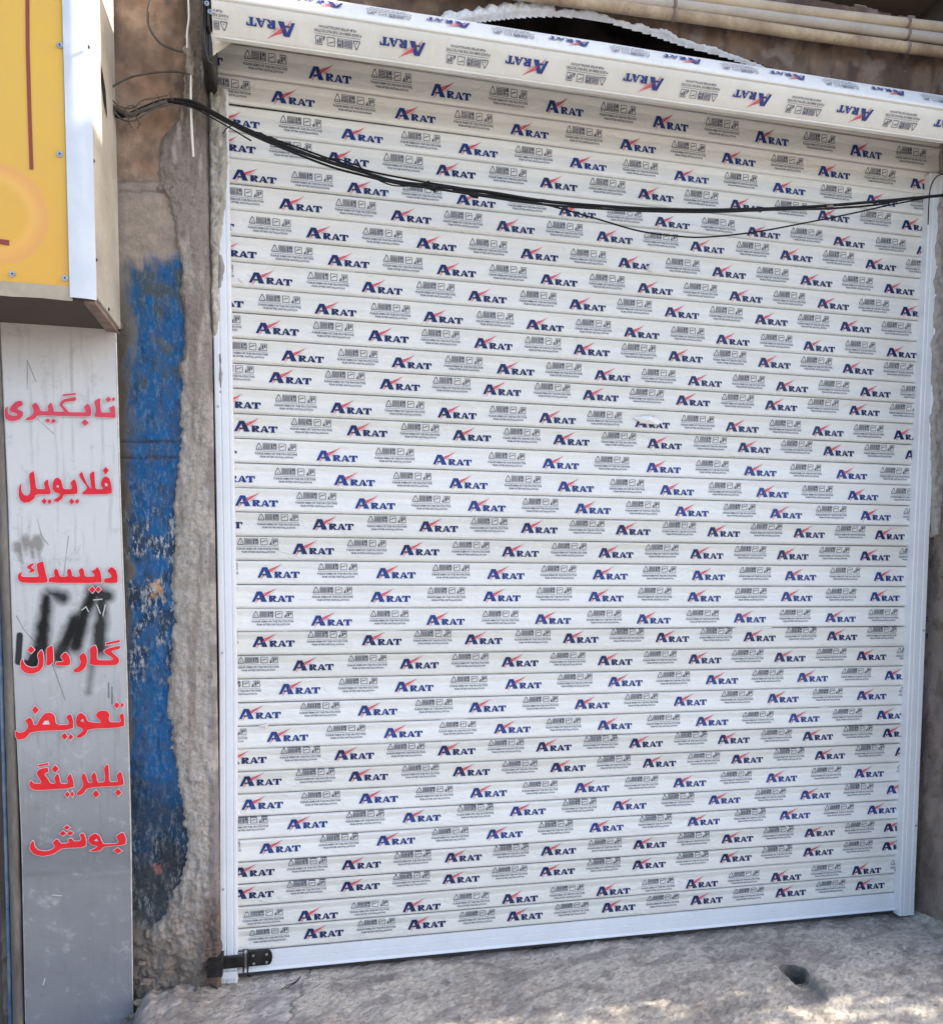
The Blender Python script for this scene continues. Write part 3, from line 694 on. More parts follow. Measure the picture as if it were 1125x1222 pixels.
# end bracket and plastic corner, left end
eb = thing('end_bracket', 'glossy black roller end bracket at the left end of the hood', 'bracket')
p0 = at(241, 0, -.15); p1 = at(254, 75, -.15)
a_, b_ = at(240, 70, -.235), at(252.5, -5, -.235)
box('housing', (a_.x, -.235, a_.z), (b_.x, -.05, b_.z+.10), BLACKM, eb, .008)
box('housing_rib', (a_.x+.012, -.243, a_.z+.01), (a_.x+.020, -.234, b_.z+.1), BLACKM, eb, .003)
box('side_plate', (HX0-.012, -.27, p1.z+.03), (HX0-.006, -.03, p0.z+.12), BLACKM, eb, .002)
bm = bmesh.new(); bmesh.ops.create_cone(bm, cap_ends=True, segments=32, radius1=.055, radius2=.055, depth=abs(HX0-p0.x)-.02, matrix=Matrix.Translation(((HX0+p0.x)/2, -.14, p0.z-.02)) @ Matrix.Rotation(math.pi/2, 4, 'Y'))
bm_obj('drum_end', bm, BLACKM, eb, False)
tube('rim', [at(243, 0, -.26), at(243, 40, -.26), at(248, 70, -.25), at(254, 77, -.24)], .004, BLACKM, eb)
for a, b in ((247, 4), (251, 14)):
    q = at(a, b, -.27); screw(q.x, q.y, q.z, STEEL, eb, .007, 'bolt')
# crumpled film corner hanging below the left end of hood
def corner(u, v):
    a = at(252+24*u, 38+2*u+(30-18*u)*v, -.235+.03*u+.02*v)
    return (a.x, a.y-.014*math.sin(u*3.0)*math.sin(v*3.1)-.006*fbm(u*4, v*4, 3), a.z)
cf = grid_obj('film_corner', 14, 14, corner, M('translucent_plastic', (.62, .58, .50), .35, var=(.45, .4, .33), vscale=20), hood)

# ------------------------------------------------------------------ lock at bottom left
lk = thing('sliding_lock', 'black sliding bolt lock at the bottom left corner of the shutter', 'lock')
YB = -.0165
def pbox(name, x0, y0, x1, y1, Y, d, m, par, bev=.002):
    a, b = at(x0, (y0+y1)/2, Y), at(x1, (y0+y1)/2, Y); t, u = at((x0+x1)/2, y0, Y).z, at((x0+x1)/2, y1, Y).z
    return box(name, (a.x, Y, u), (b.x, Y+d, t), m, par, bev)
c0, c1 = at(294, 1147, -.03), at(325, 1144, -.03); zt, zl_ = at(310, 1136.5, -.03).z, at(310, 1154, -.03).z
bm = bmesh.new(); prf = []
rr = (zt-zl_)/2; cz = (zt+zl_)/2
prf = [(c0.x, zl_), (c1.x-rr*.5, zl_)]+[(c1.x-rr*.5+rr*.5*math.sin(a), cz-rr*math.cos(a)) for a in [math.pi*k/8 for k in range(1, 8)]]+[(c1.x-rr*.5, zt), (c0.x, zt)]
fv = [bm.verts.new((x, -.020, z)) for x, z in prf]; bk = [bm.verts.new((x, -.012, z)) for x, z in prf]
bm.faces.new(fv); bm.faces.new(bk[::-1])
for i in range(len(fv)): bm.faces.new((fv[i-1], bk[i-1], bk[i], fv[i]))
bm_obj('plate', bm, BLACKM, lk)
for a, b in ((302.3, 1140.6), (318.3, 1139.0), (303, 1150), (318.3, 1148.4)):
    q = at(a, b, -.022); screw(q.x, q.y, q.z, STEEL, lk, .0048)
pbox('bolt_bar', 264, 1142, 292, 1156, -.058, .016, BLACKM, lk, .003)
pbox('bolt_bar_recess', 265, 1149.5, 283, 1151, -.0595, .004, DARK, lk, 0)
pbox('lock_body', 247, 1148.5, 265.5, 1167, -.12, .08, BLACKM, lk, .002)
for x in (289.5, 294.5): pbox('keeper', x, 1138, x+1.8, 1161, -.048, .034, BLACKM, lk, .0005)
pbox('keeper_cap', 290.5, 1137, 295, 1152, -.040, .02, STEEL, lk, .002)
tag(pbox('rail_foot', 262, 1160, 283, 1169, -.05, .06, WHITE, None, .002), 'scratched white metal foot under the left guide rail', 'metal foot')

# ------------------------------------------------------------------ metal sign strip
YM = -.115
mp0, mp1 = at(20, 800, YM).x, at(150, 800, YM).x
m, N, L, b, col, src, (noi, ramp, mix) = mat('brushed_sheet', (.50, .515, .55), .45, metal=.08, spec=.3, var=(.36, .36, .37), vscale=7, vamt=.55, bump=.12, bscale=25, specks=(60, .68, (.16, .14, .12), .6))
geo = N.new('ShaderNodeNewGeometry'); pos = geo.outputs['Position']
sp = N.new('ShaderNodeSeparateXYZ'); L.new(pos, sp.inputs[0])
zmid = at(80, 800, YM).z
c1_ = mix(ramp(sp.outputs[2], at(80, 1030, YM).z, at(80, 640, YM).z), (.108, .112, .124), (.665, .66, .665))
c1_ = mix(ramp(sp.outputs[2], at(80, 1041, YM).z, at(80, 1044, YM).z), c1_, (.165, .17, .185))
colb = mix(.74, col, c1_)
# dirt streaks running down
st = N.new('ShaderNodeMapping'); st.inputs['Scale'].default_value = (60, 1, 4); L.new(pos, st.inputs[0])
sn = N.new('ShaderNodeTexNoise'); sn.inputs['Scale'].default_value = 1; sn.inputs['Detail'].default_value = 5; L.new(st.outputs[0], sn.inputs[0])
def math_(op, a, b=None):
    n = N.new('ShaderNodeMath'); n.operation = op
    for i, v in enumerate((a, b)):
        if v is None: continue
        if isinstance(v, (int, float)): n.inputs[i].default_value = v
        else: L.new(v, n.inputs[i])
    return n.outputs[0]
colb = mix(math_('MULTIPLY', ramp(sn.outputs[0], .55, .75), .45), colb, (.22, .20, .18))
colb = mix(math_('MULTIPLY', ramp(sp.outputs[2], at(80, 470, YM).z, at(80, 395, YM).z), .45), colb, (.30, .26, .23))
nb = N.new('ShaderNodeTexNoise'); nb.inputs['Scale'].default_value = 16; nb.inputs['Detail'].default_value = 8; nb.inputs['Roughness'].default_value = .75; L.new(pos, nb.inputs[0])
colb = mix(math_('MULTIPLY', ramp(nb.outputs[0], .56, .74), .45), colb, (.17, .16, .15))
colb = mix(math_('MULTIPLY', ramp(nb.outputs[0], .45, .30), .35), colb, (.66, .67, .69))
def vm(op, a, b):
    n = N.new('ShaderNodeVectorMath'); n.operation = op
    for i, v in enumerate((a, b)):
        if v is None: continue
        if isinstance(v, (tuple, Vector)): n.inputs[i].default_value = tuple(v)
        else: L.new(v, n.inputs[i])
    return n
ns_ = N.new('ShaderNodeTexNoise'); ns_.inputs['Scale'].default_value = 22; ns_.inputs['Detail'].default_value = 5; L.new(pos, ns_.inputs[0])
def spray(segs, r0, r1, color, amt, colin, edge=0.0):
    tot = None
    for (ax, ay, bx_, by) in segs:
        A, B = at(ax, ay, YM), at(bx_, by, YM); ba = B-A
        pa = vm('SUBTRACT', pos, A).outputs[0]; d = vm('DOT_PRODUCT', pa, ba/ba.length_squared).outputs['Value']
        t = math_('MINIMUM', math_('MAXIMUM', d, 0.), 1.)
        sc2 = N.new('ShaderNodeVectorMath'); sc2.operation = 'SCALE'; sc2.inputs[0].default_value = tuple(ba); L.new(t, sc2.inputs['Scale'])
        dist = vm('LENGTH', vm('SUBTRACT', pa, sc2.outputs[0]).outputs[0], None).outputs['Value']
        tot = dist if tot is None else math_('MINIMUM', tot, dist)
    dn = math_('ADD', tot, math_('MULTIPLY', math_('SUBTRACT', ns_.outputs[0], .5), edge))
    f = math_('MULTIPLY', ramp(dn, r1, r0), amt)
    return mix(f, colin, color)
colb = spray([(56, 712, 50, 770), (50, 770, 40, 792), (60, 708, 75, 712), (90, 740, 70, 785), (92, 738, 90, 770), (90, 770, 112, 705), (112, 705, 128, 712), (122, 710, 118, 775)], .006, .034, (.012, .012, .013), .97, colb, .030)
colb = spray([(55, 714, 50, 768), (50, 768, 41, 790), (90, 742, 80, 768), (98, 735, 92, 768), (110, 712, 98, 735)], .004, .020, (.004, .004, .005), .97, colb, .020)
colb = spray([(24, 758, 22, 790), (22, 790, 36, 792), (36, 792, 48, 770)], .007, .011, (.012, .012, .014), .97, colb, .004)
colb = spray([(110, 796, 106, 826)], .002, .018, (.06, .06, .06), .6, colb, .008)
colb = spray([(130, 815, 130, 832), (134, 820, 134, 840)], .001, .004, (.06, .06, .06), .7, colb, .003)
colb = spray([(22, 650, 28, 672), (30, 645, 33, 672), (38, 650, 40, 670), (45, 645, 48, 672)], .001, .016, (.14, .12, .10), .7, colb, .055)
for segs in ([(43, 455, 33, 430), (33, 430, 33, 465)], [(82, 640, 76, 690)], [(20, 735, 28, 750), (28, 750, 45, 770), (62, 790, 78, 835)], [(45, 620, 50, 640), (50, 640, 58, 650)], [(124, 720, 127, 732)], [(45, 500, 65, 518)]):
    colb = spray(segs, .0004, .0022, (.10, .09, .08), .6, colb, .003)
for segs in ([(98, 728, 103, 724), (103, 724, 106, 730)], [(116, 722, 120, 732), (112, 716, 122, 715), (126, 722, 123, 735)], [(52, 1175, 54, 1168)], [(63, 1068, 74, 1069)]):
    colb = spray(segs, .0005, .0022, (.75, .75, .75), .8, colb, .001)
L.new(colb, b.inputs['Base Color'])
SHEET = m
EDGE = M('sheet_edge', (.62, .62, .62), .45, metal=.3, var=(.3, .27, .24), vscale=30, vamt=.6)
ms = thing('metal_sign_strip', 'tall grey sheet metal strip with red Persian words and black spray marks', 'sign')
def strip_p(u, v):
    z = -.30+2.75*v
    xa = at(*[(interp(pix(mp0, YM, z)[1], [(380, 1.5), (600, 11), (800, 17.5), (1000, 27), (1240, 32)])), pix(mp0, YM, z)[1]], YM).x
    xb = at(*[(interp(pix(mp1, YM, z)[1], [(380, 137), (600, 143), (800, 150.5), (1000, 155.5), (1240, 158)])), pix(mp1, YM, z)[1]], YM).x
    x = xa+(xb-xa)*u
    py = pix(x, YM, z)[1]
    return (x, YM-.0012*fbm(x*5, z*3, 71)+.004*sstep(1036, 1046, py)*0 - .003*math.exp(-((py-1041)/5)**2), z)
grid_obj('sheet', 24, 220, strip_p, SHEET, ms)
zz = [-.30+2.75*k/30 for k in range(31)]
tube('folded_edge', [Vector(strip_p(1, k/30))+Vector((.001, .004, 0)) for k in range(31)], .0032, EDGE, ms, n=1)
tube('folded_edge', [Vector(strip_p(0, k/30))+Vector((-.001, .004, 0)) for k in range(31)], .0032, EDGE, ms, n=1)
q0, q1 = strip_p(0, 0), strip_p(1, 0)
box('backing', (at(34, 1100, YM).x, YM+.010, -.3), (at(134, 400, YM).x, YW+.001, 2.44), M('backing_grey', (.14, .13, .12), .8), ms, 0)
# words traced from the sign; A: x/7.03, 455+y/7.03; B: x/5.3125, 600+y/5.3125; C: 820+
def dm(*a): return list(a)
WORDS = [
 ('A', 'red lettering reading تابگیری, topmost word', lin((200, 66, 86)), [
  [(185,165),(195,180),(190,205),(165,215),(150,225),(155,238),(180,245),(198,262),(195,290),(170,318),(130,333),(85,333),(50,315),(42,285),(42,240),(60,215),(72,212),(66,250),(78,275),(105,290),(145,288),(150,275),(125,265),(95,255),(85,235),(100,205),(130,175),(160,165)],
  [(300,178),(268,202),(285,240),(285,265),(262,290),(218,312),(225,328),(262,328),(300,310),(320,285),(560,292),(740,297),(765,290),(770,250),(760,210),(738,185),(705,215),(715,235),(725,260),(600,260),(580,258),(560,235),(525,200),(545,172),(640,165),(640,130),(600,138),(545,148),(515,168),(500,200),(530,235),(545,255),(455,255),(455,240),(445,205),(430,175),(402,212),(408,240),(400,252),(345,250),(335,225),(320,195)],
  [(530,110),(640,98),(640,111),(530,124)], [(380,328),(405,310),(425,328),(405,350)], [(428,332),(450,312),(475,332),(450,354)], [(685,345),(715,318),(748,348),(715,376)],
  [(845,140),(800,160),(795,180),(810,240),(795,290),(800,298),(965,306),(972,300),(968,230),(958,200),(935,215),(915,222),(930,250),(925,262),(860,262),(850,255),(842,190)],
  [(885,152),(912,128),(935,152),(912,175)], [(937,152),(955,132),(968,148),(955,168)]], []),
 ('A', 'red lettering reading فلایویل', lin((206, 32, 48)), [
  [(285,752),(248,775),(250,830),(258,900),(255,940),(235,960),(205,955),(185,925),(180,895),(185,852),(162,885),(160,960),(175,1000),(210,1020),(255,1012),(290,985),(305,948),(425,948),(430,930),(412,870),(405,820),(370,850),(380,895),(375,905),(310,905),(300,850),(292,790)],
  [(350,1005),(375,980),(396,1005),(375,1033)], [(400,1010),(418,987),(438,1008),(418,1033)],
  [(490,808),(515,830),(530,890),(540,905),(600,905),(608,890),(592,850),(628,818),(645,860),(655,910),(650,948),(540,948),(525,985),(485,1015),(450,1000),(470,985),(500,965),(510,945),(460,930),(443,900),(445,850),(465,815)],
  [(582,1008),(605,982),(628,1008),(605,1035)], [(632,1008),(650,985),(668,1005),(650,1030)],
  [(690,755),(665,785),(690,830),(730,880),(735,900),(690,935),(700,950),(940,945),(942,915),(935,860),(920,815),(890,795),(860,815),(848,860),(855,885),(870,895),(860,905),(805,905),(800,860),(795,800),(793,752),(755,775),(762,840),(770,895),(760,900),(730,855),(705,800)],
  [(865,748),(890,718),(915,748),(890,782)]], [[(478,870),(495,872),(500,890),(478,892)], [(880,858),(895,850),(908,865),(905,882),(885,880)]]),
 ('B', 'red lettering reading دیسك', lin((212, 26, 40)), [
  [(275,370),(235,385),(240,440),(250,462),(245,470),(150,470),(135,462),(145,435),(120,450),(115,475),(125,498),(160,508),(300,508),(305,490),(290,440),(280,390)],
  [(215,380),(175,400),(175,415),(198,425),(185,445),(215,438),(225,425),(198,410),(215,392)],
  [(310,508),(640,508),(648,495),(640,440),(620,405),(605,425),(580,430),(608,465),(560,470),(540,465),(535,430),(520,410),(500,430),(512,465),(485,470),(460,465),(455,430),(440,415),(425,435),(435,465),(400,470),(380,465),(370,430),(355,415),(342,440),(352,468),(312,475)],
  [(565,550),(588,530),(606,550),(588,572)], [(608,550),(625,531),(643,548),(625,568)],
  [(710,405),(680,430),(710,460),(705,475),(665,480),(660,495),(670,508),(740,508),(748,495),(745,455),(735,425)]], []),
 ('B', 'red lettering reading گاردان under the spray paint', lin((214, 28, 40)), [
  [(265,930),(240,960),(250,1010),(240,1040),(205,1045),(170,1035),(150,1010),(150,985),(132,1010),(135,1050),(160,1078),(205,1085),(250,1070),(275,1040),(280,1000),(275,950)], [(175,932),(200,908),(222,932),(200,955)],
  [(335,900),(295,925),(300,985),(295,1030),(315,1030),(342,1010),(340,950)], [(415,945),(385,975),(405,1000),(400,1008),(355,1010),(358,1032),(440,1032),(450,1010),(440,970)],
  [(530,948),(502,975),(515,1010),(505,1035),(465,1060),(475,1075),(505,1075),(540,1050),(555,1010),(550,970)],
  [(605,900),(570,920),(575,980),(568,1030),(735,1030),(758,1010),(755,985),(700,940),(765,925),(762,905),(680,925),(655,945),(720,985),(715,998),(625,998),(615,985),(618,930)], [(672,888),(760,870),(762,882),(672,902)]], []),
 ('C', 'red lettering reading تعویض', lin((214, 30, 40)), [
  [(320,160),(350,180),(355,230),(380,240),(432,238),(440,225),(420,185),(450,168),(468,215),(465,270),(200,280),(165,325),(115,335),(100,310),(100,275),(125,290),(160,280),(180,255),(178,235),(160,210),(195,190),(210,215),(215,240),(235,240),(260,195),(290,165)],
  [(205,145),(225,118),(250,145),(225,170)], [(390,310),(412,290),(432,312),(412,334)], [(436,315),(450,296),(467,315),(450,335)],
  [(515,160),(545,185),(558,220),(640,228),(640,215),(612,190),(612,165),(640,148),(680,150),(698,175),(690,205),(700,222),(760,222),(770,215),(755,180),(782,162),(790,200),(788,255),(560,265),(545,300),(510,322),(482,318),(500,300),(530,275),(525,262),(490,250),(482,220),(490,180)],
  [(722,115),(743,95),(760,115),(743,136)], [(764,115),(776,97),(788,112),(776,130)]], [[(270,238),(285,212),(310,212),(320,236)], [(512,215),(525,200),(538,222)]]),
 ('C', 'red lettering reading بلبرینگ', lin((214, 30, 40)), [
  [(305,508),(250,520),(232,545),(250,575),(265,600),(260,612),(215,610),(200,590),(185,610),(195,640),(230,655),(470,640),(468,600),(450,545),(425,575),(435,605),(425,612),(385,612),(378,570),(368,545),(345,575),(355,605),(345,612),(320,610),(305,580),(280,550),(312,535)],
  [(245,492),(310,480),(310,492),(245,505)], [(330,520),(352,493),(375,518),(352,543)], [(413,680),(430,660),(445,680),(430,700)], [(448,678),(460,658),(472,675),(460,698)],
  [(535,540),(515,570),(530,610),(525,635),(485,675),(495,688),(525,680),(560,635),(785,625),(785,590),(768,530),(738,560),(750,595),(745,600),(695,602),(692,540),(688,485),(660,510),(668,570),(665,602),(620,605),(612,560),(600,535),(578,565),(588,600),(580,608),(560,605),(550,570)],
  [(588,675),(610,652),(632,678),(610,702)], [(730,668),(752,645),(772,668),(752,692)]], []),
 ('C', 'red lettering reading بوش, lowest word', lin((214, 30, 40)), [
  [(530,922),(505,935),(518,960),(510,975),(470,978),(455,955),(432,965),(440,985),(420,990),(388,992),(365,960),(335,985),(350,1010),(340,1025),(300,1040),(245,1035),(222,1010),(215,970),(195,990),(192,1030),(220,1060),(270,1072),(330,1062),(370,1040),(395,1022),(545,1015),(548,965)],
  [(405,892),(425,875),(446,890),(426,905)], [(378,930),(402,910),(422,927),(402,943)], [(426,928),(447,910),(468,925),(447,942)],
  [(605,925),(635,945),(650,985),(660,995),(745,992),(755,980),(735,945),(780,918),(800,955),(798,1000),(660,1010),(640,1035),(600,1042),(565,1040),(600,1025),(625,1008),(580,1000),(560,975),(570,945)],
  [(722,1035),(748,1018),(775,1038),(750,1056)]], [[(598,975),(613,960),(628,978)]]),
]
HALO = M('letter_outline', lin((226, 200, 206)), .5)
def chaik(P, n=1):
    for _ in range(n):
        Q = []
        for i in range(len(P)):
            a, b = P[i], P[(i+1) % len(P)]
            Q += [(a[0]*.82+b[0]*.18, a[1]*.82+b[1]*.18), (a[0]*.18+b[0]*.82, a[1]*.18+b[1]*.82)]
        P = Q
    return P
for tile, lab, colr, polys, holes in WORDS:
    def cv(P):
        out = []
        for x, y in P:
            if tile == 'A': a = (x/7.03, 455+y/7.03)
            elif tile == 'B': a = (x/5.3125, 600+y/5.3125)
            else: a = (x/5.3125, 820+y/5.3125)
            q = at(a[0], a[1], YM-.0055); out.append((q.x, q.z))
        return out
    mred = M('red_vinyl', colr, .45, spec=.22, var=tuple(min(1, c*1.25+.03) for c in colr), vscale=14, vamt=.5)
    big = [cv(chaik(P) if len(P) > 6 else P) for P in polys]; hs = [cv(P) for P in holes]
    me = curve_mesh('lettering', big, mred, 0, hs)
    o = link(bpy.data.objects.new('lettering', me), ms); o.location.y = YM-.0060; o['label'] = lab
    bmh = bmesh.new()
    for i_, P_ in enumerate(big):
        me = curve_mesh('letter_outline', [P_], HALO, .0019, []); me.transform(Matrix.Translation((0, .00012*i_, 0))); bmh.from_mesh(me); bpy.data.meshes.remove(me)
    h_ = bm_obj('letter_outline', bmh, HALO, o); h_.location.y = .0012
# pipe and blue board left of strip
gd = thing('drain_channel', 'grey channel with blue paint flakes left of the metal sign strip', 'channel')
chm = M('weathered_channel', lin((128, 122, 116)), .7, var=lin((52, 46, 42)), vscale=6, vamt=.8, bump=.6, bscale=40, stretch=(3, 3, .5))
xs = [at(p, y, -.10).x for p, y in ((-8, 400), (27, 1222))]
tube('channel_tube', [at(interp(y, [(380, -4), (800, 12), (1240, 24)]), y, -.10) for y in (350, 500, 650, 800, 950, 1100, 1260)], .017, chm, gd, 12, .1)
tube('blue_edge', [at(interp(y, [(380, -12), (800, 2), (1240, 14)]), y, -.095) for y in (350, 500, 650, 800, 950, 1100, 1260)], .006,
     M('blue_flakes', lin((50, 92, 132)), .7, var=lin((130, 140, 150)), vscale=14, vamt=.9), gd, 8, .25)

# ------------------------------------------------------------------ yellow light box sign
def solve_front():
    best = None; t = at(138, 393, YM-.01)
    for i in range(200):
        Y = YM-.02-.005*i; q = at(113, 356, Y); e = abs(q.z-t.z)+abs(q.x-t.x)
        if best is None or e < best[0]: best = (e, Y)
    return best[1], t
YS, tb = solve_front()
print('SIGN', YS, tb, at(113, 356, YS))
sg = thing('light_box_sign', 'yellow light box sign with white edge at the top left corner', 'sign')
SXR = at(112, 300, YS).x; SZB = at(60, 350, YS).z; YBk = YM+.03
m, N, L, b, col, src, (noi, ramp, mix) = mat('yellow_face', lin((222, 180, 76)), .4, spec=.3, var=lin((214, 172, 96)), vscale=3, vamt=.6, bump=.05, bscale=8)
geo = N.new('ShaderNodeNewGeometry'); pos = geo.outputs['Position']
def dist_to(px, py):
    A = at(px, py, YS); n = N.new('ShaderNodeVectorMath'); n.operation = 'DISTANCE'; L.new(pos, n.inputs[0]); n.inputs[1].default_value = tuple(A); return n.outputs['Value']
def r_px(v): return (at(v, 200, YS)-at(0, 200, YS)).length
dd = dist_to(-6, 255)
c = mix(ramp(dd, r_px(63), r_px(66)), lin((222, 168, 100)), col)           # printed ring
c = mix(ramp(dd, r_px(44), r_px(58)), lin((232, 186, 104)), c)
c = mix(ramp(dd, r_px(36), r_px(47)), col, c)
spz = N.new('ShaderNodeSeparateXYZ'); L.new(pos, spz.inputs[0])
c = mix(ramp(spz.outputs[2], at(60, 120, YS).z, at(60, 345, YS).z), c, mix(.30, c, lin((222, 150, 58))))
L.new(c, b.inputs['Base Color']); YEL = m
FACEW = M('pale_blue_edge', lin((206, 212, 220)), .4, spec=.3, var=lin((186, 196, 210)), vscale=9, vamt=.6)
SIDEW = M('cream_side', lin((200, 193, 178)), .5, var=lin((150, 138, 122)), vscale=7, vamt=.6, specks=(40, .68, lin((110, 96, 82)), .5))
xy = at(80, 200, YS).x
UND = M('dark_underside', (.06, .05, .045), .8, var=(.1, .08, .07))
box('light_box_shell', (SXR-1.6, YS+.004, SZB+.006), (SXR, YBk, SZB+1.6), SIDEW, sg, .003)
box('underside_panel', (SXR-1.59, YS+.03, SZB-.004), (SXR-.02, YBk-.005, SZB+.004), UND, sg, 0)
zyb = at(60, 341, YS).z
box('yellow_panel', (SXR-1.6, YS-.002, zyb), (xy, YS+.006, SZB+1.6), YEL, sg, .001)
def wedge(u, v):
    x = xy+.001+(SXR+.003-xy)*u; z = SZB-.008+1.6*v
    return (x, YS-.006+.010*u*u-.0025*fbm(x*20, z*3, 81), z)
grid_obj('pale_edge_trim', 8, 120, wedge, FACEW, sg)
def bot(u, v):
    x = SXR-1.5+(xy+.004-SXR+1.5)*u; z = zyb+.001-(zyb-SZB+.014+.006*fbm(x*3, 1, 4))*v
    return (x, YS-.004+.012*v, z)
grid_obj('bottom_trim', 60, 4, bot, SIDEW, sg)
maroon = M('maroon_print', lin((138, 62, 48)), .4)
w = .5*r_px(4.6)
pts = [at(33.5, -20, YS), at(34, 60, YS), at(36, 130, YS), at(38.5, 203, YS)]
V = []
for p in pts: V += [(p.x-w, YS-.0035, p.z), (p.x+w, YS-.0035, p.z)]
mesh_obj('maroon_line', V, [(0, 1, 3, 2), (2, 3, 5, 4), (4, 5, 7, 6)], maroon, sg)
p, q = at(-10, 290, YS), at(12, 293, YS)
mesh_obj('maroon_line', [(p.x, YS-.0035, p.z), (q.x, YS-.0035, p.z-.004), (q.x, YS-.0035, p.z+.010), (p.x, YS-.0035, p.z+.012)], [(0, 1, 2, 3)], maroon, sg)
for a, b_ in ((72, 54), (72, 184), (78, 332), (15.5, 327)):
    q = at(a, b_, YS-.004); screw(q.x, YS-.004, q.z, STEEL, sg, .008)
def side_pt(px, py):                                    # point on the right side face
    v = _f + _r*((px-PPX)/FPX) - _u*((py-PPY)/FPX); t = (SXR+.001-CX0)/v.x
    return Vector((SXR+.001, CY0+v.y*t, CZ0+v.z*t))
for a, b_ in ((106, 56), (112, 192), (115.5, 310), (130, 369)):
    q = side_pt(a, b_); screw(q.x, q.y, q.z, UND, sg, .005, 'screw', 'x')
hp = [side_pt(*p) for p in ((121, 78), (126, 108), (128, 142), (124, 122), (121, 95))]
mesh_obj('cable_slot', [(p.x+.001, p.y, p.z) for p in hp], [(0, 1, 2, 3, 4)], DARK, sg)
# rusty support angle under the side, with bolt
rust = M('rusty_angle', (.16, .10, .08), .75, var=(.32, .26, .22), vscale=20, vamt=.6, bump=.5)
box('support_angle', (SXR-.035, YS+.03, SZB-.012), (SXR-.004, YBk, SZB-.002), rust, sg, .002)
box('support_angle', (SXR-.012, YS+.04, SZB-.004), (SXR-.006, YBk-.01, SZB+.012), rust, sg, .001)
bm = bmesh.new(); q = at(142, 389, YW-.012); bmesh.ops.create_icosphere(bm, subdivisions=2, radius=.014, matrix=Matrix.Translation(q) @ Matrix.Diagonal((1, .8, 1, 1)))
bm_obj('anchor_bolt', bm, OLDCABLE, sg, True)

# ------------------------------------------------------------------ pipes
pipem = [M('cream_pipe', lin((196, 176, 146)), .6, var=lin((110, 82, 60)), vscale=9, vamt=.7, bump=.2, specks=(60, .68, lin((90, 62, 44)), .7)),
         M('grey_pipe', lin((190, 180, 168)), .5, var=lin((140, 126, 112)), vscale=6, vamt=.5, bump=.2), M('pale_pipe', lin((196, 180, 156)), .5, var=lin((140, 118, 96)), vscale=8, vamt=.55, bump=.2)]
for i, (yl, yr, lab, Y) in enumerate(((7, 63, 'lowest of the three pipes over the shutter, cream with rust marks', -.10), (-3, 46.5, 'grey middle pipe of the three over the shutter', -.10), (-14, 33.5, 'highest of the three pipes at the top right, pale and dusty', -.10))):
    a, b_ = at(725, yl, Y), at(1125, yr, Y); d = (b_-a)
    pts = [a+d*t for t in (-.75, -.4, 0, .3, .6, 1, 1.2)]
    pts = [p+Vector((0, 0, .002*math.sin(k*2.1+i))) for k, p in enumerate(pts)]
    if i == 0: pts = [a+d*t+Vector((0, 0, .003*math.sin(t*9))) for t in (-.6, -.3, 0, .3, .6, 1, 1.2)]
    t = thing('wall_pipe', lab, 'pipe', group='pipes running above the shutter')
    tube('pipe_tube', pts, .0185, pipem[i], t, 16, .04)
    for tt in (.18, .88):
        p = a+d*tt; bm = bmesh.new()
        bmesh.ops.create_cone(bm, cap_ends=True, segments=18, radius1=.0205, radius2=.0205, depth=.012, matrix=Matrix.Translation(p) @ Matrix.Rotation(math.pi/2, 4, 'Y'))
        bm_obj('pipe_clip', bm, rust, t, True)

# ------------------------------------------------------------------ cables
YC = -.15
def cable(name, pxs, rad, m, label, Ys=None, cat='cable', group='cables strung across the shutter', ns=7, wob=0):
    Ys = Ys or [YC]*len(pxs)
    o = tube(name, [at(a, b, y) for (a, b), y in zip(pxs, Ys)], rad, m, None, ns, wob, 8)
    return tag(o, label, cat, group)
n_ = lambda k, a=YC: [a]*k
cable('cable', [(131, 122), (140, 134), (158, 138), (180, 125), (205, 119), (232, 122), (262, 138), (300, 158), (345, 176), (392, 193), (430, 204), (470, 216), (520, 222), (580, 229), (650, 240), (720, 246), (800, 250), (880, 250), (960, 247), (1040, 241), (1135, 232)],
      .0052, CABLE, 'thickest black cable, straight from left wall to right rail', [-.10]*5+[-.13, -.15]+[-.16]*14, wob=.12)
cable('cable', [(131, 130), (142, 140), (162, 132), (188, 122), (212, 123), (240, 130), (265, 143), (305, 163), (348, 181), (395, 199), (432, 209), (475, 219), (525, 226), (570, 233), (640, 243), (700, 248), (770, 252), (850, 253), (930, 250), (985, 249), (1040, 245), (1080, 238), (1135, 231)],
      .0036, CABLE, 'black cable twisted along the underside of the thickest cable', [-.105]*5+[-.13, -.15]+[-.165]*16, wob=.1)
cable('cable', [(195, 119), (230, 125), (268, 141), (310, 160), (350, 174), (395, 190), (440, 204), (500, 216), (560, 226), (620, 238), (690, 243), (740, 248)], .0030, CABLE,
      'short black cable lying on top of the bundle at left', [-.11, -.13, -.15]+[-.155]*9)
cable('cable', [(540, 226), (600, 236), (645, 243), (680, 252), (715, 262), (760, 275), (800, 281), (840, 283), (900, 277), (960, 266), (1010, 256), (1060, 245), (1135, 230)], .0027, CABLE,
      'thin black cable sagging lowest across the shutter', [-.16]*13)
cable('cable', [(424, 195), (436, 204), (450, 214), (468, 221), (486, 222), (500, 221), (512, 216)], .0022, CABLE, 'slack loop of thin black cable under the bundle', [-.165]*7)
cable('cable', [(310, 163), (335, 174), (360, 183), (388, 189), (405, 190), (430, 199)], .002, CABLE, 'thin stray black cable just below the bundle near the left logos', [-.165]*6)
cable('cable', [(1128, 207), (1118, 210), (1111, 220), (1108.5, 232), (1107.5, 250), (1106.8, 268)], .0022, CABLE, 'thin black wire curling down the inner edge of the right rail', [-.06]*6)
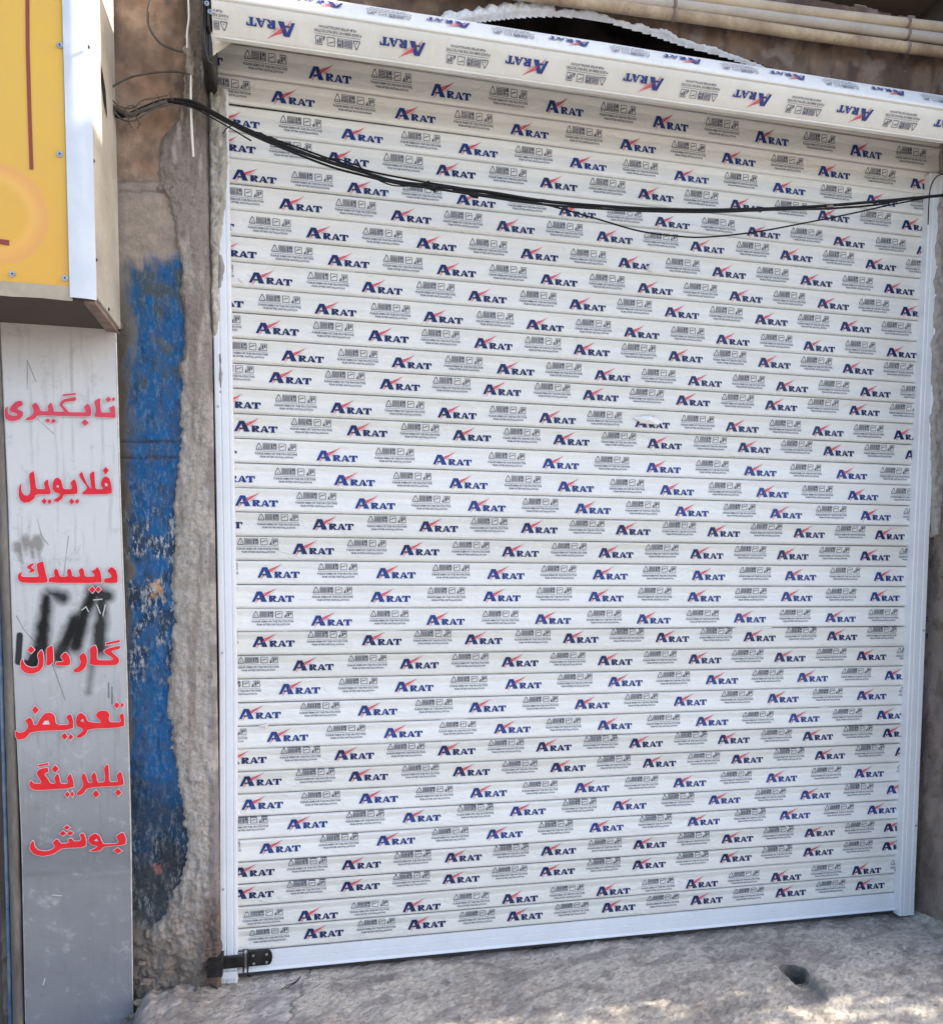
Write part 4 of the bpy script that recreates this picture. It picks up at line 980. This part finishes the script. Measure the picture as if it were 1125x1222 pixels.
cable('cable', [(280, 148), (276, 150), (270, 154), (266, 160)], .0016, CABLE, 'short black wire end poking down left of the first logos', [-.155]*4)
cable('cable', [(182, -6), (177, 12), (178, 32), (190, 50), (205, 58), (218, 62)], .0035, OLDCABLE, 'dusty brown cable loop at the top of the tan wall', [-.09]*6, group='dusty cables on the left wall')
cable('cable', [(127, 109), (140, 100), (160, 91), (190, 86), (215, 86), (232, 92), (239, 101), (236, 113), (226, 119)], .0030, OLDCABLE, 'dusty brown cable arching from the light box slot to the bundle', [-.13, -.12]+[-.11]*7, group='dusty cables on the left wall')
cable('cable', [(129, 122), (140, 130), (155, 137), (175, 130), (200, 121)], .006, OLDCABLE, 'thick frayed dusty cable knot beside the light box', [-.12]*5, group='dusty cables on the left wall', wob=.5)
for a in (([(225, -5), (226, 20), (224, 38), (224, 58)], 'white cord hanging at the top beside the black bracket'), ([(228.5, 90), (228, 112), (228.5, 140), (230, 170), (231, 187)], 'white cord hanging down the dark plaster below the cables')):
    cable('cord', a[0], .0036, M('white_cord', (.7, .68, .64), .5), a[1], [-.115]*len(a[0]), 'cord', 'white cords on the left wall')
# tape and ties on the bundle
for i, (a, b_, lab) in enumerate(((306, 160, 'black tape wrap on the cable bundle near the left rail'), (320, 166, 'looped black tie on the bundle right of the first tape wrap'), (510, 222, 'black tie at the middle of the cable bundle'), (560, 230, 'black tape where the bundle splits'), (985, 247, 'brown tie joining the cables near the right rail'))):
    p = at(a, b_, -.158); q = at(a+(11 if i < 4 else 8), b_+(4 if i < 4 else 0), -.158)
    tag(tube('cable_tie', [p, (p+q)/2, q], lambda t: .0095-.003*abs(t-.5), CABLE if i < 4 else rust, None, 8, .4), lab, 'cable tie', 'ties on the cable bundle')
for i, (x, y) in enumerate(((152, 137), (162, 133), (183, 124), (190, 120), (205, 119))):
    p = [at(x-3, y-8, -.115), at(x+1, y, -.12), at(x+2, y+9 if i < 2 else y+4, -.11), at(x+(6 if i < 2 else 0), y+(16 if i < 2 else 6), -.11)]
    tag(tube('wire_end', p, .0016, OLDCABLE, None, 5), ['frayed wire end hanging lowest from the dusty knot', 'second frayed wire end of the dusty knot', 'twisted wire end left of the plaster', 'short curled wire end above the bundle', 'wire end nearest to the white cord'][i], 'wire', 'wire ends tied round the dusty cables')

# mortar over the upper right rail
lump('mortar_patch', [(1124, 225), (1117, 250), (1119, 270), (1114, 300), (1118, 318), (1112, 335), (1116, 352), (1112, 380), (1115, 396), (1109, 410), (1112, 428), (1110, 450), (1113, 475), (1109, 500), (1110, 560), (1112, 640), (1135, 640), (1145, 225)], -.044, .010, PLASTER_SM,
     'flaking white and grey mortar smeared over the upper right rail', 'mortar', amp=.008)
# rubble along the foot of the left wall
stm = M('rubble_stone', lin((150, 138, 126)), .95, var=lin((90, 80, 70)), vscale=18, vamt=.6, bump=1, bscale=60, bdist=.01)
RUB = [(166, 1196, 15), (160, 1212, 10), (175, 1172, 14), (184, 1206, 18), (208, 1190, 16), (228, 1206, 14), (170, 1150, 10), (200, 1160, 12), (150, 1218, 8), (236, 1180, 9), (196, 1216, 10), (218, 1168, 9)]
RL = ['broken plaster lump against the metal strip at the wall foot', 'small lump at the lower corner of the metal strip', 'plaster lump under the dark painted wall, above the corner heap', 'largest broken plaster lump at the foot of the left wall', 'plaster lump below the middle of the rough strip',
      'plaster lump nearest the black lock body, lower one', 'small plaster lump highest beside the metal strip edge', 'plaster lump in the crack of the rough wall foot', 'tiniest plaster lump at the bottom edge beside the metal strip', 'small plaster lump just left of the black lock body',
      'low plaster lump in front of the largest one', 'small plaster lump above the middle of the wall foot']
for i, (a, b_, r) in enumerate(RUB):
    p = at(a, b_, -.10-.03*(b_ > 1190)); R = r/1222*2.9*.42
    bm = bmesh.new(); bmesh.ops.create_icosphere(bm, subdivisions=3, radius=R)
    sx, sz = random.uniform(.9, 1.4), random.uniform(.6, .9)
    for v in bm.verts:
        n = v.co.normalized(); v.co = Vector((v.co.x*sx, v.co.y*.9, v.co.z*sz))*(1+.45*noise.fractal(n*1.6+Vector((i*7, 0, 0)), 1, 2, 4))
    bmesh.ops.translate(bm, vec=p, verts=bm.verts)
    o = bm_obj('rubble_stone', bm, stm, None, True)
    tag(o, RL[i], 'stone', 'broken plaster lumps at the foot of the left wall')
# grit on the floor
gv, gf = [], []
for i in range(900):
    x = random.uniform(-.35, 2.75); y = -random.random()**1.3*.5-.02
    if random.random() < .5: x = random.uniform(-.3, .5)
    r = random.uniform(.0012, .0042); z = ground_h(x, y)+r*.3; b0 = len(gv)
    for dx, dy, dz in ((1, 0, 0), (-1, .2, 0), (0, 1, 0), (.1, -1, 0), (0, 0, .8), (0, 0, -.8)): gv.append((x+dx*r*random.uniform(.6, 1.2), y+dy*r*random.uniform(.6, 1.2), z+dz*r))
    for f in ((0, 2, 4), (2, 1, 4), (1, 3, 4), (3, 0, 4), (2, 0, 5), (1, 2, 5), (3, 1, 5), (0, 3, 5)): gf.append(tuple(b0+k for k in f))
tag(mesh_obj('grit', gv, gf, M('grit', lin((176, 166, 154)), .9, var=lin((110, 100, 92)), vscale=3, vamt=.8)), 'small grit and plaster crumbs scattered on the cement floor', 'grit', kind='stuff')

# ------------------------------------------------------------------ board and tree added out of view at right, to shape the sunlight
sun_block = thing('sun_board', 'tall unseen board added right of the pier to keep sun off the shutter', 'sign')  # added blocker, keeps the sun off shutter and hood
box('board', (XR+.35, -.75, 2.55), (XR+.50, -.03, 5.0), SIDEW, sun_block, .01)
box('frame', (XR+.33, -.77, 5.0), (XR+.52, -.03, 5.04), BLACKM, sun_block, .004)
tree = thing('added_tree', 'small leafy tree added out of view to dapple the sun on the floor', 'tree', (0, 0, 0))  # added crown, breaks up the sunlight reaching the floor
bark = M('bark', (.10, .075, .055), .9, var=(.05, .04, .03), bump=1, bscale=20)
leafm = M('leaf_green', (.05, .09, .025), .6, var=(.09, .13, .04), vscale=3)
TX, TY = 5.2, -.5
tr = bpy.data.objects.new('x', None)
V, F = tube_geo(catmull([Vector((TX, TY, ZF-.1)), Vector((TX+.03, TY, .8)), Vector((TX-.04, TY+.03, 1.6)), Vector((TX, TY, 2.6))], 6), lambda t: .09-.06*t, 10, .15)
mesh_obj('trunk', V, F, bark, tree, True)
rnd = random.Random(5); V, F = [], []
for i in range(12000):
    c = Vector((rnd.gauss(0, .40), rnd.gauss(0, .36), rnd.gauss(0, .62)))
    p = Vector((TX, -.46, 2.45))+c*1.15
    if noise.noise(p*2.3+Vector((3.3, 1, 2))) < -.02: continue
    a = Vector((rnd.gauss(0, 1), rnd.gauss(0, 1), rnd.gauss(0, 1))).normalized(); b_ = a.orthogonal().normalized(); s = rnd.uniform(.03, .06)
    k = len(V); V += [p-a*s, p+b_*s*.5, p+a*s, p-b_*s*.5]; F.append((k, k+1, k+2, k+3))
mesh_obj('crown', V, F, leafm, tree)
bpy.data.objects.remove(tr)

tag(tube('wire_offcut', [floor_pt(336, 1181, ZF+.010), floor_pt(343, 1176, ZF+.014), floor_pt(352, 1172, ZF+.012), floor_pt(359, 1165, ZF+.010), floor_pt(352, 1173, ZF+.006), floor_pt(341, 1180, ZF+.008)], .0016, BLACKM, None, 6),
    'short bent black wire offcut lying on the floor right of the lock', 'wire')
for z in (.25, 1.05, 1.85, 2.6):
    screw(xl0+.012+bendl(z), RYF-.0008, z, STEEL, r1, .0045)
    screw(xr1-.012+bendr(z), RYF-.0008, z+.05, STEEL, r2, .0045)
for i, (a, y0, y1, w_) in enumerate(((263, 420, 470, 5), (262, 300, 345, 9), (263, 1118, 1140, 6))):
    lump('mortar_smear', [(a-3, y0), (a+w_*.6, y0+3), (a+w_, (y0+y1)/2), (a+w_*.4, y1), (a-3, y1)], RYF-.001, .0025, PLASTER_SM if i < 2 else rust, ['mortar smear on the left rail beside the dark plaster edge', 'white mortar smear on the left rail just under the foam', 'rusty stain crust on the left rail just above the lock'][i], 'mortar', amp=.0015, step=.003)

# extra strands of the tangle at the light box and film creases
for i, (pts_, r_, lab) in enumerate((([(134, 128), (145, 142), (160, 144), (176, 134), (190, 128), (206, 124)], .0028, 'dusty strand looping lowest under the knot'), ([(133, 118), (143, 127), (158, 129), (170, 120), (184, 117), (200, 114)], .0022, 'thin dusty strand running over the knot'),
        ([(148, 132), (156, 126), (164, 130), (160, 139), (152, 140), (149, 133)], .0020, 'small coil of dusty wire round the knot'), ([(160, 136), (166, 146), (165, 154)], .0016, 'pale tie end dangling below the knot'),
        ([(216, 124), (236, 131), (256, 142), (280, 156), (300, 168)], .0024, 'loose strand hanging just under the bundle at the left rail'))):
    tag(tube('cable', [at(a, b, -.125-.004*i) for a, b in pts_], r_, OLDCABLE if i < 4 else CABLE, None, 6, .3), lab, 'cable', 'dusty cables on the left wall')
CR = [(300, 328, 44, 5, .1), (288, 335, 16, 9, .5), (400, 320, 60, 4, .12), (470, 205, 40, 5, .12), (560, 622, 46, 4, .0), (690, 500, 30, 4, .05), (880, 215, 34, 4, .12), (330, 752, 46, 4, .0), (465, 752, 34, 4, -.02), (1000, 640, 22, 3, .3), (770, 503, 30, 5, .05), (620, 345, 50, 4, .1),
      (900, 750, 60, 4, 0), (1010, 440, 40, 4, .1), (300, 870, 40, 4, -.05), (540, 860, 44, 4, -.04), (985, 845, 14, 3, 0), (720, 270, 40, 4, .1), (390, 505, 40, 4, .05), (840, 905, 46, 4, -.05), (640, 1000, 50, 4, -.06), (1050, 300, 20, 5, .2), (520, 212, 50, 5, .12)]
for i, (x, y, l_, h_, sl_) in enumerate(CR):
    o = lump('film_crease', [(x-l_/2, y-sl_*l_/2), (x-l_/5, y-h_/2-sl_*l_/5), (x+l_/4, y-h_/2+sl_*l_/4), (x+l_/2, y+sl_*l_/2), (x+l_/5, y+h_/2+sl_*l_/5), (x-l_/4, y+h_*.4-sl_*l_/4)], -.0085, .0035, FILM_WARM if i % 3 else FILM_COOL, None, None, amp=.0018, step=.003, sc_=70)
    o.parent = shutter
